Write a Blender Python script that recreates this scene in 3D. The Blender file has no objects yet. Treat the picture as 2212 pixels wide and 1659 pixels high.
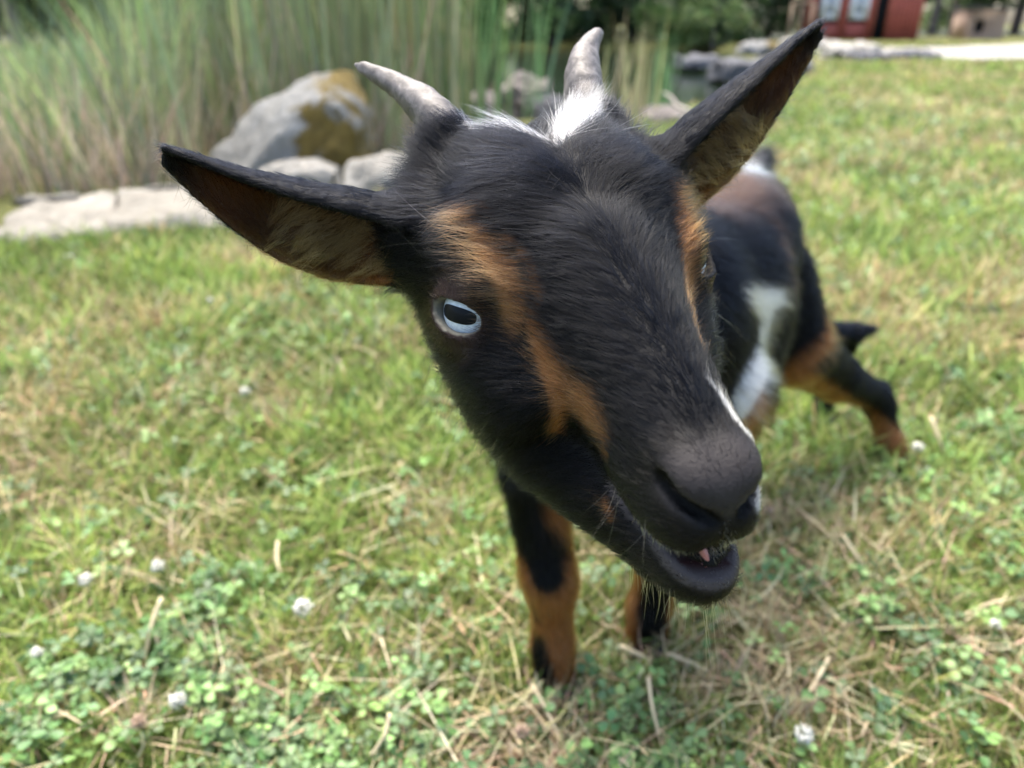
import bpy, bmesh, math, random, time
import numpy as np
import openvdb
from mathutils import Vector, Matrix

T0 = time.time()
rng = np.random.default_rng(7)
random.seed(7)
S = bpy.context.scene
COL = S.collection

# ------------------------------------------------------------------ camera, world, light
CAM = np.array([0.0, 0.0, 0.5])
PITCH = math.radians(26)
cam_data = bpy.data.cameras.new('camera')
cam_data.lens = 26
cam_data.sensor_width = 36
cam_data.clip_start = 0.01
cam_data.clip_end = 3000
cam_data.dof.use_dof = True
cam_data.dof.focus_distance = 0.242
cam_data.dof.aperture_fstop = 8.5
cam = bpy.data.objects.new('camera', cam_data)
COL.objects.link(cam)
cam.location = CAM
cam.rotation_euler = (math.radians(90) - PITCH, 0, 0)
S.camera = cam

world = bpy.data.worlds.new('World')
S.world = world
world.use_nodes = True
wn = world.node_tree
wn.nodes.clear()
sky = wn.nodes.new('ShaderNodeTexSky')
sky.sky_type = 'NISHITA'
sky.sun_disc = False
SUN_EL, SUN_AZ = math.radians(68), math.radians(-22)      # azimuth: clockwise from +Y as Blender's sky measures it
sky.sun_elevation = SUN_EL
sky.sun_rotation = SUN_AZ
sky.air_density = 1.0
sky.dust_density = 3.0
sky.ozone_density = .6
bg = wn.nodes.new('ShaderNodeBackground')
bg.inputs['Strength'].default_value = 0.068
wo = wn.nodes.new('ShaderNodeOutputWorld')
wn.links.new(sky.outputs[0], bg.inputs[0])
wn.links.new(bg.outputs[0], wo.inputs[0])

sun_data = bpy.data.lights.new('sun', 'SUN')
sun_data.energy = 1.5
sun_data.angle = math.radians(50)
sun_data.color = (1.0, 0.94, 0.84)
sun = bpy.data.objects.new('sun', sun_data)
COL.objects.link(sun)
sd = Vector((math.sin(SUN_AZ) * math.cos(SUN_EL), math.cos(SUN_AZ) * math.cos(SUN_EL), math.sin(SUN_EL)))
sun.rotation_euler = sd.to_track_quat('Z', 'Y').to_euler()
S.view_settings.view_transform = 'Standard'
S.view_settings.look = 'None'
S.view_settings.exposure = 2.85
S.view_settings.gamma = 1.0
S.view_settings.use_curve_mapping = False
S.cycles.use_denoising = True
S.cycles.max_bounces = 8
S.cycles.transparent_max_bounces = 8


# ------------------------------------------------------------------ helpers
def tag(o, label=None, cat=None, group=None, kind=None):
    if label: o['label'] = label
    if cat: o['category'] = cat
    if group: o['group'] = group
    if kind: o['kind'] = kind
    return o


def link(name, data, parent=None):
    o = bpy.data.objects.new(name, data)
    COL.objects.link(o)
    if parent is not None:
        o.parent = parent
    return o


def np_mesh(name, V, Fc, mat=None, smooth=True, attrs=None, nside=None):
    """V (n,3); Fc (m,k) array of equal-sided faces or list of such arrays"""
    me = bpy.data.meshes.new(name)
    if isinstance(Fc, np.ndarray): Fc = [Fc]
    V = np.asarray(V, np.float32)
    loops = np.concatenate([f.ravel() for f in Fc]).astype(np.int32)
    sizes = np.concatenate([np.full(len(f), f.shape[1]) for f in Fc]).astype(np.int32)
    me.vertices.add(len(V)); me.vertices.foreach_set('co', V.ravel())
    me.loops.add(len(loops)); me.loops.foreach_set('vertex_index', loops)
    me.polygons.add(len(sizes))
    me.polygons.foreach_set('loop_start', np.concatenate([[0], np.cumsum(sizes)[:-1]]).astype(np.int32))
    me.polygons.foreach_set('loop_total', sizes)
    if smooth: me.polygons.foreach_set('use_smooth', np.ones(len(sizes), bool))
    me.update(calc_edges=True)
    if attrs:
        for k, a in attrs.items():
            at = me.attributes.new(k, 'FLOAT_COLOR', 'POINT')
            a4 = np.ones((len(V), 4), np.float32); a4[:, :3] = a
            at.data.foreach_set('color', a4.ravel())
    if mat: me.materials.append(mat)
    return me


def new_mat(name):
    m = bpy.data.materials.new(name)
    m.use_nodes = True
    nt = m.node_tree
    b = nt.nodes['Principled BSDF']
    return m, nt, b


def N(nt, typ, **kw):
    n = nt.nodes.new(typ)
    for k, v in kw.items(): setattr(n, k, v)
    return n


def noise(nt, scale, detail=4, rough=0.55, coord='Object', dist=0.0, vec=None):
    n = N(nt, 'ShaderNodeTexNoise')
    n.inputs['Scale'].default_value = scale
    n.inputs['Detail'].default_value = detail
    n.inputs['Roughness'].default_value = rough
    n.inputs['Distortion'].default_value = dist
    if vec is None:
        tc = N(nt, 'ShaderNodeTexCoord')
        vec = tc.outputs[coord]
    nt.links.new(vec, n.inputs['Vector'])
    return n


def ramp(nt, src, stops):
    r = N(nt, 'ShaderNodeValToRGB')
    els = r.color_ramp.elements
    while len(els) < len(stops): els.new(0.5)
    for e, (p, c) in zip(els, stops):
        e.position = p
        e.color = (*c, 1) if len(c) == 3 else c
    nt.links.new(src, r.inputs[0])
    return r


def bump(nt, src, strength, dist, b):
    n = N(nt, 'ShaderNodeBump')
    n.inputs['Strength'].default_value = strength
    n.inputs['Distance'].default_value = dist
    nt.links.new(src, n.inputs['Height'])
    nt.links.new(n.outputs[0], b.inputs['Normal'])
    return n


def simple_mat(name, col, rough=0.6, var=0.15, scale=8, bumpd=0.0, metal=0.0):
    m, nt, b = new_mat(name)
    n = noise(nt, scale, 5)
    lo = tuple(c * (1 - var) for c in col); hi = tuple(min(1, c * (1 + var)) for c in col)
    r = ramp(nt, n.outputs[0], [(0.3, lo), (0.7, hi)])
    nt.links.new(r.outputs[0], b.inputs['Base Color'])
    b.inputs['Roughness'].default_value = rough
    b.inputs['Metallic'].default_value = metal
    if bumpd: bump(nt, n.outputs[0], 0.5, bumpd, b)
    return m


def attr_mat(name, attr='col', rough=0.6, transl=0.0, spec=0.5):
    m, nt, b = new_mat(name)
    a = N(nt, 'ShaderNodeAttribute', attribute_name=attr)
    nt.links.new(a.outputs['Color'], b.inputs['Base Color'])
    b.inputs['Roughness'].default_value = rough
    b.inputs['Specular IOR Level'].default_value = spec
    if transl:
        t = N(nt, 'ShaderNodeBsdfTranslucent')
        nt.links.new(a.outputs['Color'], t.inputs[0])
        mx = N(nt, 'ShaderNodeMixShader'); mx.inputs[0].default_value = transl
        out = nt.nodes['Material Output']
        nt.links.new(b.outputs[0], mx.inputs[1]); nt.links.new(t.outputs[0], mx.inputs[2])
        nt.links.new(mx.outputs[0], out.inputs['Surface'])
    return m


def vnoise(P, seed=0):
    """cheap smooth value noise, P (n,3) -> (n,) in 0..1"""
    P = np.asarray(P, float)
    I = np.floor(P).astype(np.int64); f = P - I
    f = f * f * (3 - 2 * f)
    def h(i, j, k):
        x = (i * 374761393 + j * 668265263 + k * 2147483647 + seed * 1274126177) & 0xFFFFFFFF
        x = ((x ^ (x >> 13)) * 1274126177) & 0xFFFFFFFF
        x = x ^ (x >> 16)
        return (x & 0xFFFFFF) / float(0xFFFFFF)
    i, j, k = I[:, 0], I[:, 1], I[:, 2]
    r = 0
    for a in (0, 1):
        wa = f[:, 0] if a else 1 - f[:, 0]
        for b in (0, 1):
            wb = f[:, 1] if b else 1 - f[:, 1]
            for c in (0, 1):
                wc = f[:, 2] if c else 1 - f[:, 2]
                r = r + wa * wb * wc * h(i + a, j + b, k + c)
    return r


def sstep(a, b, x):
    t = np.clip((x - a) / (b - a), 0, 1)
    return t * t * (3 - 2 * t)
# ------------------------------------------------------------------ SETTING
F_PX = 2212 * 26 / 36


def ray(px, py):
    """direction (world) of a point of the photograph, used only to lay out where things stand"""
    c, s = math.cos(PITCH), math.sin(PITCH)
    x, y = (px - 1106) / F_PX, (py - 829.5) / F_PX
    return np.array([x, -s * y + c, -c * y - s])


def at_z(px, py, z=0.0):
    d = ray(px, py); return CAM + d * ((z - CAM[2]) / d[2])


def at_y(px, py, Y):
    d = ray(px, py); return CAM + d * (Y / d[1])


# pond outline (x, y)
POND = np.array([(-.9, 5.2), (-.2, 4.7), (.6, 4.75), (1.25, 5.3), (2.0, 6.8), (3.1, 8.6), (4.4, 11.5), (5.4, 15.5), (5.2, 21), (1.5, 23), (-4, 22), (-6, 15), (-4.5, 9), (-2.6, 6.6)])


def pond_dist(x, y):
    """signed distance to the pond outline, negative inside"""
    P = np.stack([x, y], -1); best = np.full(x.shape, 1e9); inside = np.zeros(x.shape, bool)
    n = len(POND)
    for i in range(n):
        a, b = POND[i], POND[(i + 1) % n]; d = b - a
        t = np.clip(((P - a) @ d) / (d @ d), 0, 1)
        best = np.minimum(best, np.linalg.norm(P - a - t[..., None] * d, axis=-1))
        c = ((a[1] > y) != (b[1] > y)) & (x < (b[0] - a[0]) * (y - a[1]) / (b[1] - a[1] + 1e-12) + a[0])
        inside ^= c
    return np.where(inside, -best, best)


def gz(x, y):
    x = np.asarray(x, float); y = np.asarray(y, float)
    P = np.stack([x, y, 0 * x], -1).reshape(-1, 3)
    n = (vnoise(P * 1.7, 1) - .5).reshape(x.shape) * .020 + (vnoise(P * 6, 2) - .5).reshape(x.shape) * .010
    n = n * sstep(.6, 2.5, np.hypot(x, y))
    d = pond_dist(x, y)
    return n - .55 * sstep(.25, -1.2, d)


def build_ground():
    xs = np.concatenate([-np.geomspace(400, 8, 26), np.linspace(-7.8, 9, 170), np.geomspace(9.3, 400, 26)])
    ys = np.concatenate([-np.geomspace(60, 1, 12), np.linspace(-.8, 9, 130), np.linspace(9.2, 26, 60), np.geomspace(27, 900, 26)])
    X, Y = np.meshgrid(xs, ys)
    Z = gz(X, Y)
    nx, ny = len(xs), len(ys)
    idx = np.arange(nx * ny).reshape(ny, nx)
    Q = np.stack([idx[:-1, :-1], idx[:-1, 1:], idx[1:, 1:], idx[1:, :-1]], -1).reshape(-1, 4)
    m, nt, b = new_mat('lawn_soil')
    n1 = noise(nt, 1.6, 5, .6); n2 = noise(nt, 55, 8, .7); n3 = noise(nt, 9, 5, .6)
    g = ramp(nt, n1.outputs[0], [(.35, (.10, .115, .035)), (.52, (.15, .155, .050)), (.68, (.22, .19, .08))])
    s = ramp(nt, n2.outputs[0], [(.35, (.40, .42, .40)), (.55, (.85, .85, .85)), (.72, (1.45, 1.35, 1.2))])
    mx = N(nt, 'ShaderNodeMixRGB', blend_type='MULTIPLY'); mx.inputs[0].default_value = 1
    nt.links.new(g.outputs[0], mx.inputs[1]); nt.links.new(s.outputs[0], mx.inputs[2])
    nt.links.new(mx.outputs[0], b.inputs['Base Color'])
    b.inputs['Roughness'].default_value = .9; b.inputs['Specular IOR Level'].default_value = .15
    bump(nt, n2.outputs[0], .8, .02, b)
    o = link('ground', np_mesh('ground', np.stack([X, Y, Z], -1).reshape(-1, 3), Q, m))
    tag(o, 'mown lawn of grass and clover running back to the pond and the shed', kind='structure')
    # water
    m, nt, b = new_mat('pond_water')
    b.inputs['Base Color'].default_value = (.012, .020, .012, 1)
    b.inputs['Roughness'].default_value = .08; b.inputs['IOR'].default_value = 1.33
    n1 = noise(nt, 6, 3)
    bump(nt, n1.outputs[0], .25, .02, b)
    c = POND.mean(0)
    V = np.concatenate([[[*c, -.14]], np.c_[c + (POND - c) * 1.04, np.full(len(POND), -.14)]])
    T = np.array([(0, 1 + i, 1 + (i + 1) % len(POND)) for i in range(len(POND))])
    o = link('pond_water', np_mesh('pond_water', V, T, m))
    tag(o, 'dark green still water of the garden pond', kind='structure')
    # pale gravel bank at the far side of the lawn
    m, nt, b = new_mat('gravel')
    n1 = noise(nt, 14, 6, .7); n2 = noise(nt, 2.2, 4)
    r = ramp(nt, n1.outputs[0], [(.30, (.20, .185, .165)), (.5, (.38, .36, .33)), (.7, (.50, .475, .44))])
    r2 = ramp(nt, n2.outputs[0], [(.35, (.62, .60, .57)), (.6, (1, 1, 1))])
    mx = N(nt, 'ShaderNodeMixRGB', blend_type='MULTIPLY'); mx.inputs[0].default_value = 1
    nt.links.new(r.outputs[0], mx.inputs[1]); nt.links.new(r2.outputs[0], mx.inputs[2]); nt.links.new(mx.outputs[0], b.inputs['Base Color'])
    b.inputs['Roughness'].default_value = .9
    bump(nt, n1.outputs[0], .8, .05, b)
    path = np.array([(4.9, 12.6, 1.2), (6.2, 12.9, 3.0), (8.5, 12.7, 5.5), (12, 13.6, 8.0), (17, 16.0, 11), (26, 22, 10), (42, 30, 14)])
    tt = np.linspace(0, len(path) - 1, 90)
    px = np.stack([np.interp(tt, np.arange(len(path)), path[:, i]) for i in range(3)], 1)
    rows = []
    for k, u in enumerate(np.linspace(0, 1, 12)):
        wob = (vnoise(np.stack([px[:, 0] * 1.3, px[:, 1] * 1.3, np.full(len(px), k * (k in (0, 11)) * 3.)], 1), 9) - .5) * .7
        y = px[:, 1] - .9 + px[:, 2] * u + (wob if k in (0, 11) else 0)
        x = px[:, 0] + .1 * u * px[:, 2]
        rows.append(np.stack([x, y, gz(x, y) + .012 + .10 * math.sin(math.pi * u) + .05 * (vnoise(np.stack([x * 3, y * 3, 0 * x], 1), 4) - .5) * (k not in (0, 11))], 1))
    V = np.concatenate(rows); n = len(px); idx = np.arange(12 * n).reshape(12, n)
    Q = np.stack([idx[:-1, :-1], idx[:-1, 1:], idx[1:, 1:], idx[1:, :-1]], -1).reshape(-1, 4)
    o = link('gravel_bank', np_mesh('gravel_bank', V, Q, m))
    tag(o, 'pale gravel bank curving in front of the red shed', kind='structure')


def rock_mesh(name, pts, mat, seed, rough=.012, sub=4, bev=.18, voxel=None):
    """convex hull of points, subdivided, softened and roughened"""
    bm = bmesh.new()
    for p in pts: bm.verts.new(p)
    r = bmesh.ops.convex_hull(bm, input=bm.verts)
    bmesh.ops.delete(bm, geom=[v for v in bm.verts if not v.link_faces], context='VERTS')
    ext = np.ptp(np.array(pts), axis=0).max()
    bmesh.ops.bevel(bm, geom=list(bm.edges), offset=ext * bev * .22, segments=2, affect='EDGES', profile=.6)
    bmesh.ops.triangulate(bm, faces=bm.faces)
    for _ in range(sub):
        long = [e for e in bm.edges if e.calc_length() > ext * .045]
        if not long: break
        bmesh.ops.subdivide_edges(bm, edges=long, cuts=1, use_grid_fill=False)
        bmesh.ops.triangulate(bm, faces=bm.faces)
    bmesh.ops.smooth_vert(bm, verts=bm.verts, factor=.5, use_axis_x=True, use_axis_y=True, use_axis_z=True)
    me = bpy.data.meshes.new(name); bm.to_mesh(me); bm.free()
    n = len(me.vertices); co = np.empty(n * 3, np.float32); me.vertices.foreach_get('co', co); co = co.reshape(-1, 3).astype(float)
    no = np.empty(n * 3, np.float32); me.vertices.foreach_get('normal', no); no = no.reshape(-1, 3)
    d = (vnoise(co / ext * 5, seed) - .5) * 2 * rough * 1.6 + (vnoise(co / ext * 14, seed + 1) - .5) * 2 * rough * .8 + (vnoise(co / ext * 34, seed + 2) - .5) * rough * .7
    co += no * d[:, None]
    me.vertices.foreach_set('co', co.astype(np.float32).ravel())
    me.polygons.foreach_set('use_smooth', np.ones(len(me.polygons), bool))
    me.materials.append(mat)
    me.update()
    return me


def stone_mat(name, lo, mid, hi, moss=None, moss_amt=.5, scale=6):
    m, nt, b = new_mat(name)
    n1 = noise(nt, scale, 8, .68, dist=.4); n2 = noise(nt, scale * 6, 6, .7)
    r = ramp(nt, n1.outputs[0], [(.28, lo), (.5, mid), (.72, hi)])
    s = ramp(nt, n2.outputs[0], [(.3, (.72, .72, .72)), (.6, (1.05, 1.05, 1.05))])
    mx = N(nt, 'ShaderNodeMixRGB', blend_type='MULTIPLY'); mx.inputs[0].default_value = 1
    nt.links.new(r.outputs[0], mx.inputs[1]); nt.links.new(s.outputs[0], mx.inputs[2])
    out = mx.outputs[0]
    if moss:
        n3 = noise(nt, 4.2, 7, .7, dist=.9)
        tc = N(nt, 'ShaderNodeTexCoord'); sp = N(nt, 'ShaderNodeSeparateXYZ')
        nt.links.new(tc.outputs['Object'], sp.inputs[0])
        mr = N(nt, 'ShaderNodeMapRange'); mr.inputs['From Min'].default_value = moss[1]; mr.inputs['From Max'].default_value = moss[2]
        nt.links.new(sp.outputs[0], mr.inputs['Value'])
        ml = N(nt, 'ShaderNodeMath', operation='MULTIPLY_ADD'); ml.inputs[1].default_value = .26; ml.inputs[2].default_value = 0
        nt.links.new(mr.outputs[0], ml.inputs[0])
        ad = N(nt, 'ShaderNodeMath', operation='ADD'); nt.links.new(ml.outputs[0], ad.inputs[0]); nt.links.new(n3.outputs[0], ad.inputs[1])
        rr = ramp(nt, ad.outputs[0], [(moss_amt, (0, 0, 0)), (moss_amt + .07, (1, 1, 1))])
        m2 = N(nt, 'ShaderNodeMixRGB'); nt.links.new(rr.outputs[0], m2.inputs[0]); nt.links.new(out, m2.inputs[1])
        mc = noise(nt, 30, 4); mcr = ramp(nt, mc.outputs[0], [(.35, tuple(c * .6 for c in moss[0])), (.65, moss[0])])
        nt.links.new(mcr.outputs[0], m2.inputs[2]); out = m2.outputs[0]
    nt.links.new(out, b.inputs['Base Color'])
    b.inputs['Roughness'].default_value = .85; b.inputs['Specular IOR Level'].default_value = .25
    bump(nt, n2.outputs[0], 1.0, .03, b)
    return m


def put_rock(name, pts, mat, seed, label, rough=.012, group=None, bev=.18):
    pts = np.array(pts, float); c = pts.mean(0); c[2] = pts[:, 2].min()
    o = link(name, rock_mesh(name, pts - c, mat, seed, rough, bev=bev)); o.location = c
    tag(o, label, 'rock' if 'slab' not in name else 'stone slab', group)
    return o


def build_stones():
    r = random.Random(3)
    lime = stone_mat('limestone', (.22, .195, .16), (.36, .33, .275), (.47, .435, .375), scale=7)
    pale = stone_mat('pale_stone', (.28, .26, .225), (.41, .385, .34), (.52, .495, .45), scale=8)
    grey = stone_mat('grey_rock', (.15, .145, .14), (.27, .265, .25), (.38, .37, .35), moss=((.19, .135, .035), -.06, .16), moss_amt=.665, scale=5)
    dark = stone_mat('dark_rock', (.07, .07, .08), (.13, .13, .14), (.22, .22, .23), scale=9)
    mid = stone_mat('brown_rock', (.14, .12, .11), (.24, .21, .19), (.34, .31, .28), scale=7)

    def slab(p0, p1, h, depth, seed, label, jag=.03):
        """flat slab whose front edge runs p0 -> p1"""
        p0 = np.array([p0[0], p0[1], 0.]); p1 = np.array([p1[0], p1[1], 0.])
        u = (p1 - p0); L = np.linalg.norm(u); u /= L; v = np.array([-u[1], u[0], 0])
        pts = []
        rr = random.Random(seed)
        k = max(4, int(L / .13))
        for i in range(k + 1):
            a = p0 + u * L * i / k
            f = rr.uniform(-jag, jag); g_ = rr.uniform(-jag, jag)
            pts += [a + v * (f - .015) + [0, 0, -.05], a + v * (f + .005) + [0, 0, h * .45], a + v * (f + .03) + [0, 0, h + rr.uniform(-.006, .006)],
                    a + v * (depth + g_) + [0, 0, h + .01 + rr.uniform(-.006, .006)], a + v * (depth + g_) + [0, 0, -.05]]
        return put_rock('stone_slab', pts, lime, seed, label, .010, 'limestone slabs edging the pond', bev=.06)
    a = at_z(-330, 600)[:2]; b = at_z(-20, 556)[:2]; c = at_z(235, 535)[:2]; d = at_z(490, 512)[:2]; e = at_z(700, 470)[:2]
    slab(a, b, .052, .36, 11, 'pale limestone slab cut by the left edge of the photo')
    slab(b + [.012, .0], c, .050, .36, 12, 'long pale limestone slab in front of the reeds, middle of the visible kerb')
    slab(c + [.012, .0], d, .056, .38, 13, 'pale limestone slab ending behind the tip of the left ear')
    slab(d + [.015, .02], e, .060, .34, 14, 'limestone slab half hidden behind the left ear')

    # the big boulder
    P = []
    for x, y in [(452, 372), (470, 330), (540, 250), (600, 200), (645, 170), (700, 158), (760, 160), (790, 210), (805, 300), (815, 392)]:
        P.append(at_y(x, y, 2.86)); P.append(at_y(x, y, 3.16) + [.0, 0, -.03])
    for x, y in [(500, 400), (560, 330), (640, 250), (680, 215), (752, 235), (760, 330), (700, 400), (780, 400)]:
        P.append(at_y(x, y, 2.62))
    for x, Y in [(450, 2.75), (820, 2.70), (640, 2.58), (450, 3.3), (820, 3.3)]:
        q = at_y(x, 400, Y); q[2] = -.06; P.append(q)
    put_rock('boulder', P, grey, 5, 'large grey boulder with mustard coloured moss behind the left ear', .016, bev=.10)
    # stones at its foot
    def lump(px0, px1, pyb, pyt, Y, depth, mat, seed, label, group=None, jag=.18, name='rock', rough=.008):
        p0 = at_y(px0, pyb, Y); p1 = at_y(px1, pyb, Y); top = at_y((px0 + px1) / 2, pyt, Y)[2]
        rr = random.Random(seed); w = p1[0] - p0[0]; zb = min(p0[2], 0) - .03
        pts = []
        for i in range(7):
            t = i / 6; hh = top * (.80 + .20 * math.sin(math.pi * t) + rr.uniform(-.08, .04))
            x = p0[0] + w * t
            pts += [(x, Y + rr.uniform(-jag, jag) * depth * .5, zb), (x, Y + rr.uniform(0, .15) * depth, hh * .7),
                    (x + rr.uniform(-.02, .02) * w, Y + depth * .25, hh), (x, Y + depth * .8, hh * rr.uniform(.85, 1)), (x, Y + depth, zb)]
        return put_rock(name, pts, mat, seed, label, rough, group, bev=.14)
    g = 'rocks round the pond edge'
    lump(552, 712, 400, 357, 2.40, .20, pale, 21, 'smooth cream coloured stone lying in front of the mossy boulder', g)
    lump(745, 910, 432, 352, 2.25, .30, pale, 22, 'rough whitish stone between the boulder and the goat head', g, rough=.012)
    lump(880, 1010, 420, 318, 2.75, .30, grey, 23, 'grey stone mostly hidden behind the goat brow', g)
    lump(1085, 1185, 255, 165, 5.1, .4, mid, 24, 'brown and grey rock on the near pond edge left of the right horn', g, rough=.02)
    lump(1150, 1240, 250, 212, 4.5, .35, dark, 25, 'low grey rock beside the base of the right horn', g)
    lump(1010, 1075, 270, 200, 4.7, .35, mid, 26, 'low brown rock between the horns at the pond edge', g)
    lump(1310, 1390, 258, 228, 4.6, .4, dark, 27, 'flat grey rock between the right horn and the right ear', g)
    lump(1395, 1510, 300, 238, 4.1, .35, mid, 28, 'grey brown rock just above the root of the right ear', g)
    lump(1650, 1760, 165, 128, 8.9, .8, dark, 29, 'brown rock bank behind the tip of the right ear', g, rough=.03)
    lump(1560, 1655, 172, 130, 9.0, .8, dark, 30, 'dark rock at the water line left of the right ear', g, rough=.03)
    lump(1475, 1560, 145, 122, 11.5, .9, dark, 31, 'low rock on the far side of the pond', g, rough=.03)
    for i, (x0, x1, yb, yt, lab) in enumerate([(1850, 1895, 140, 112, 'dark rock at the left end of the dark row before the gravel'),
                                               (1896, 1925, 139, 115, 'small dark rock, second in the row before the gravel'),
                                               (1938, 1990, 139, 109, 'largest dark rock in the row before the gravel'),
                                               (1993, 2035, 138, 112, 'dark rock at the right end of the row before the gravel')]):
        lump(x0, x1, yb, yt, 11.4 + .2 * i, .5, dark, 40 + i, lab, 'dark rocks before the gravel bank', rough=.025)
    for i, (x0, x1, yb, yt, Y, lab) in enumerate([(1800, 1850, 132, 92, 12.6, 'pale boulder in front of the red shed, leftmost of the pale row'),
                                                  (1855, 1910, 124, 92, 13.2, 'pale boulder below the shed door'),
                                                  (1700, 1760, 120, 84, 14.0, 'pale boulder below the left corner of the shed'),
                                                  (1610, 1690, 108, 90, 15.5, 'long grey boulder on the bank left of the shed'),
                                                  (1765, 1800, 110, 84, 15.0, 'pale boulder right behind the tip of the right ear')]):
        lump(x0, x1, yb, yt, Y, .7, pale if i != 3 else grey, 50 + i, lab, 'pale boulders along the gravel bank', rough=.03)


# ---- strips: grass blades, reeds, straw
def strip_field(base, yaw, lean, height, width, bend, cols_base, cols_tip, segs=3, twist=None, tipw=.08):
    """many tapered blades in one mesh; arrays of length n"""
    n = len(base)
    t = np.linspace(0, 1, segs + 1)
    dirx, diry = np.cos(yaw), np.sin(yaw)
    sx, sy = -np.sin(yaw if twist is None else twist), np.cos(yaw if twist is None else twist)
    V = np.zeros((n, segs + 1, 2, 3)); C = np.zeros((n, segs + 1, 2, 3))
    for i, tt in enumerate(t):
        out = (lean * tt + bend * tt * tt) * height
        z = height * tt * np.cos(np.clip(lean + bend * tt, 0, 1.45) * .9)
        w = width * (1 - (1 - tipw) * tt ** 1.6) * .5 * (1 if i < segs else .35)
        c = base + np.stack([dirx * out, diry * out, z], 1)
        sv = np.stack([sx * w, sy * w, 0 * w], 1)
        V[:, i, 0] = c - sv; V[:, i, 1] = c + sv
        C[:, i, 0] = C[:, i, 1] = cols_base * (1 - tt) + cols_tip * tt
    idx = np.arange(n * (segs + 1) * 2).reshape(n, segs + 1, 2)
    Q = np.stack([idx[:, :-1, 0], idx[:, :-1, 1], idx[:, 1:, 1], idx[:, 1:, 0]], -1).reshape(-1, 4)
    return V.reshape(-1, 3), Q, C.reshape(-1, 3)


def pick(cols, n, w=None):
    cols = np.array(cols, float)
    c = cols[rng.choice(len(cols), n, p=w)]
    return np.clip(c * (.75 + .5 * rng.random((n, 1))) * (1 + .12 * rng.standard_normal((n, 3)) * .5), .005, .9)


def sector(n, r0, r1, half, power=2.0, yoff=0.0):
    """points of the ground seen from the camera side, denser close by"""
    u = rng.random(n)
    if power == 2: r = r0 * (r1 / r0) ** u
    else:
        e = 2 - power
        r = (r0 ** e + u * (r1 ** e - r0 ** e)) ** (1 / e)
    a = (rng.random(n) * 2 - 1) * half
    return r * np.sin(a), r * np.cos(a) + yoff, r


def kerb_ok(x, y):
    """lawn side of the slabs"""
    p = [at_z(-330, 600)[:2], at_z(-20, 556)[:2], at_z(235, 535)[:2], at_z(490, 512)[:2], at_z(700, 470)[:2], at_z(800, 440)[:2], at_z(900, 420)[:2], at_z(1100, 300)[:2], at_z(1400, 290)[:2]]
    xs = [q[0] for q in p]; ys = [q[1] for q in p]
    lim = np.interp(x, xs, ys, left=ys[0] + 0.0, right=99.)
    return (y < lim + .005) & (pond_dist(x, y) > .12)


def gravel_ok(x, y):
    g = np.interp(x, [3.8, 4.9, 6.2, 8.5, 12, 17, 26], [14, 11.8, 12.1, 11.9, 12.8, 15.1, 21])
    g2 = np.interp(x, [3.8, 4.9, 6.2, 8.5, 12, 17, 26], [14, 13.0, 15.1, 17.4, 20.8, 26.3, 31])
    return (y < g) | (y > g2)


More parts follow.
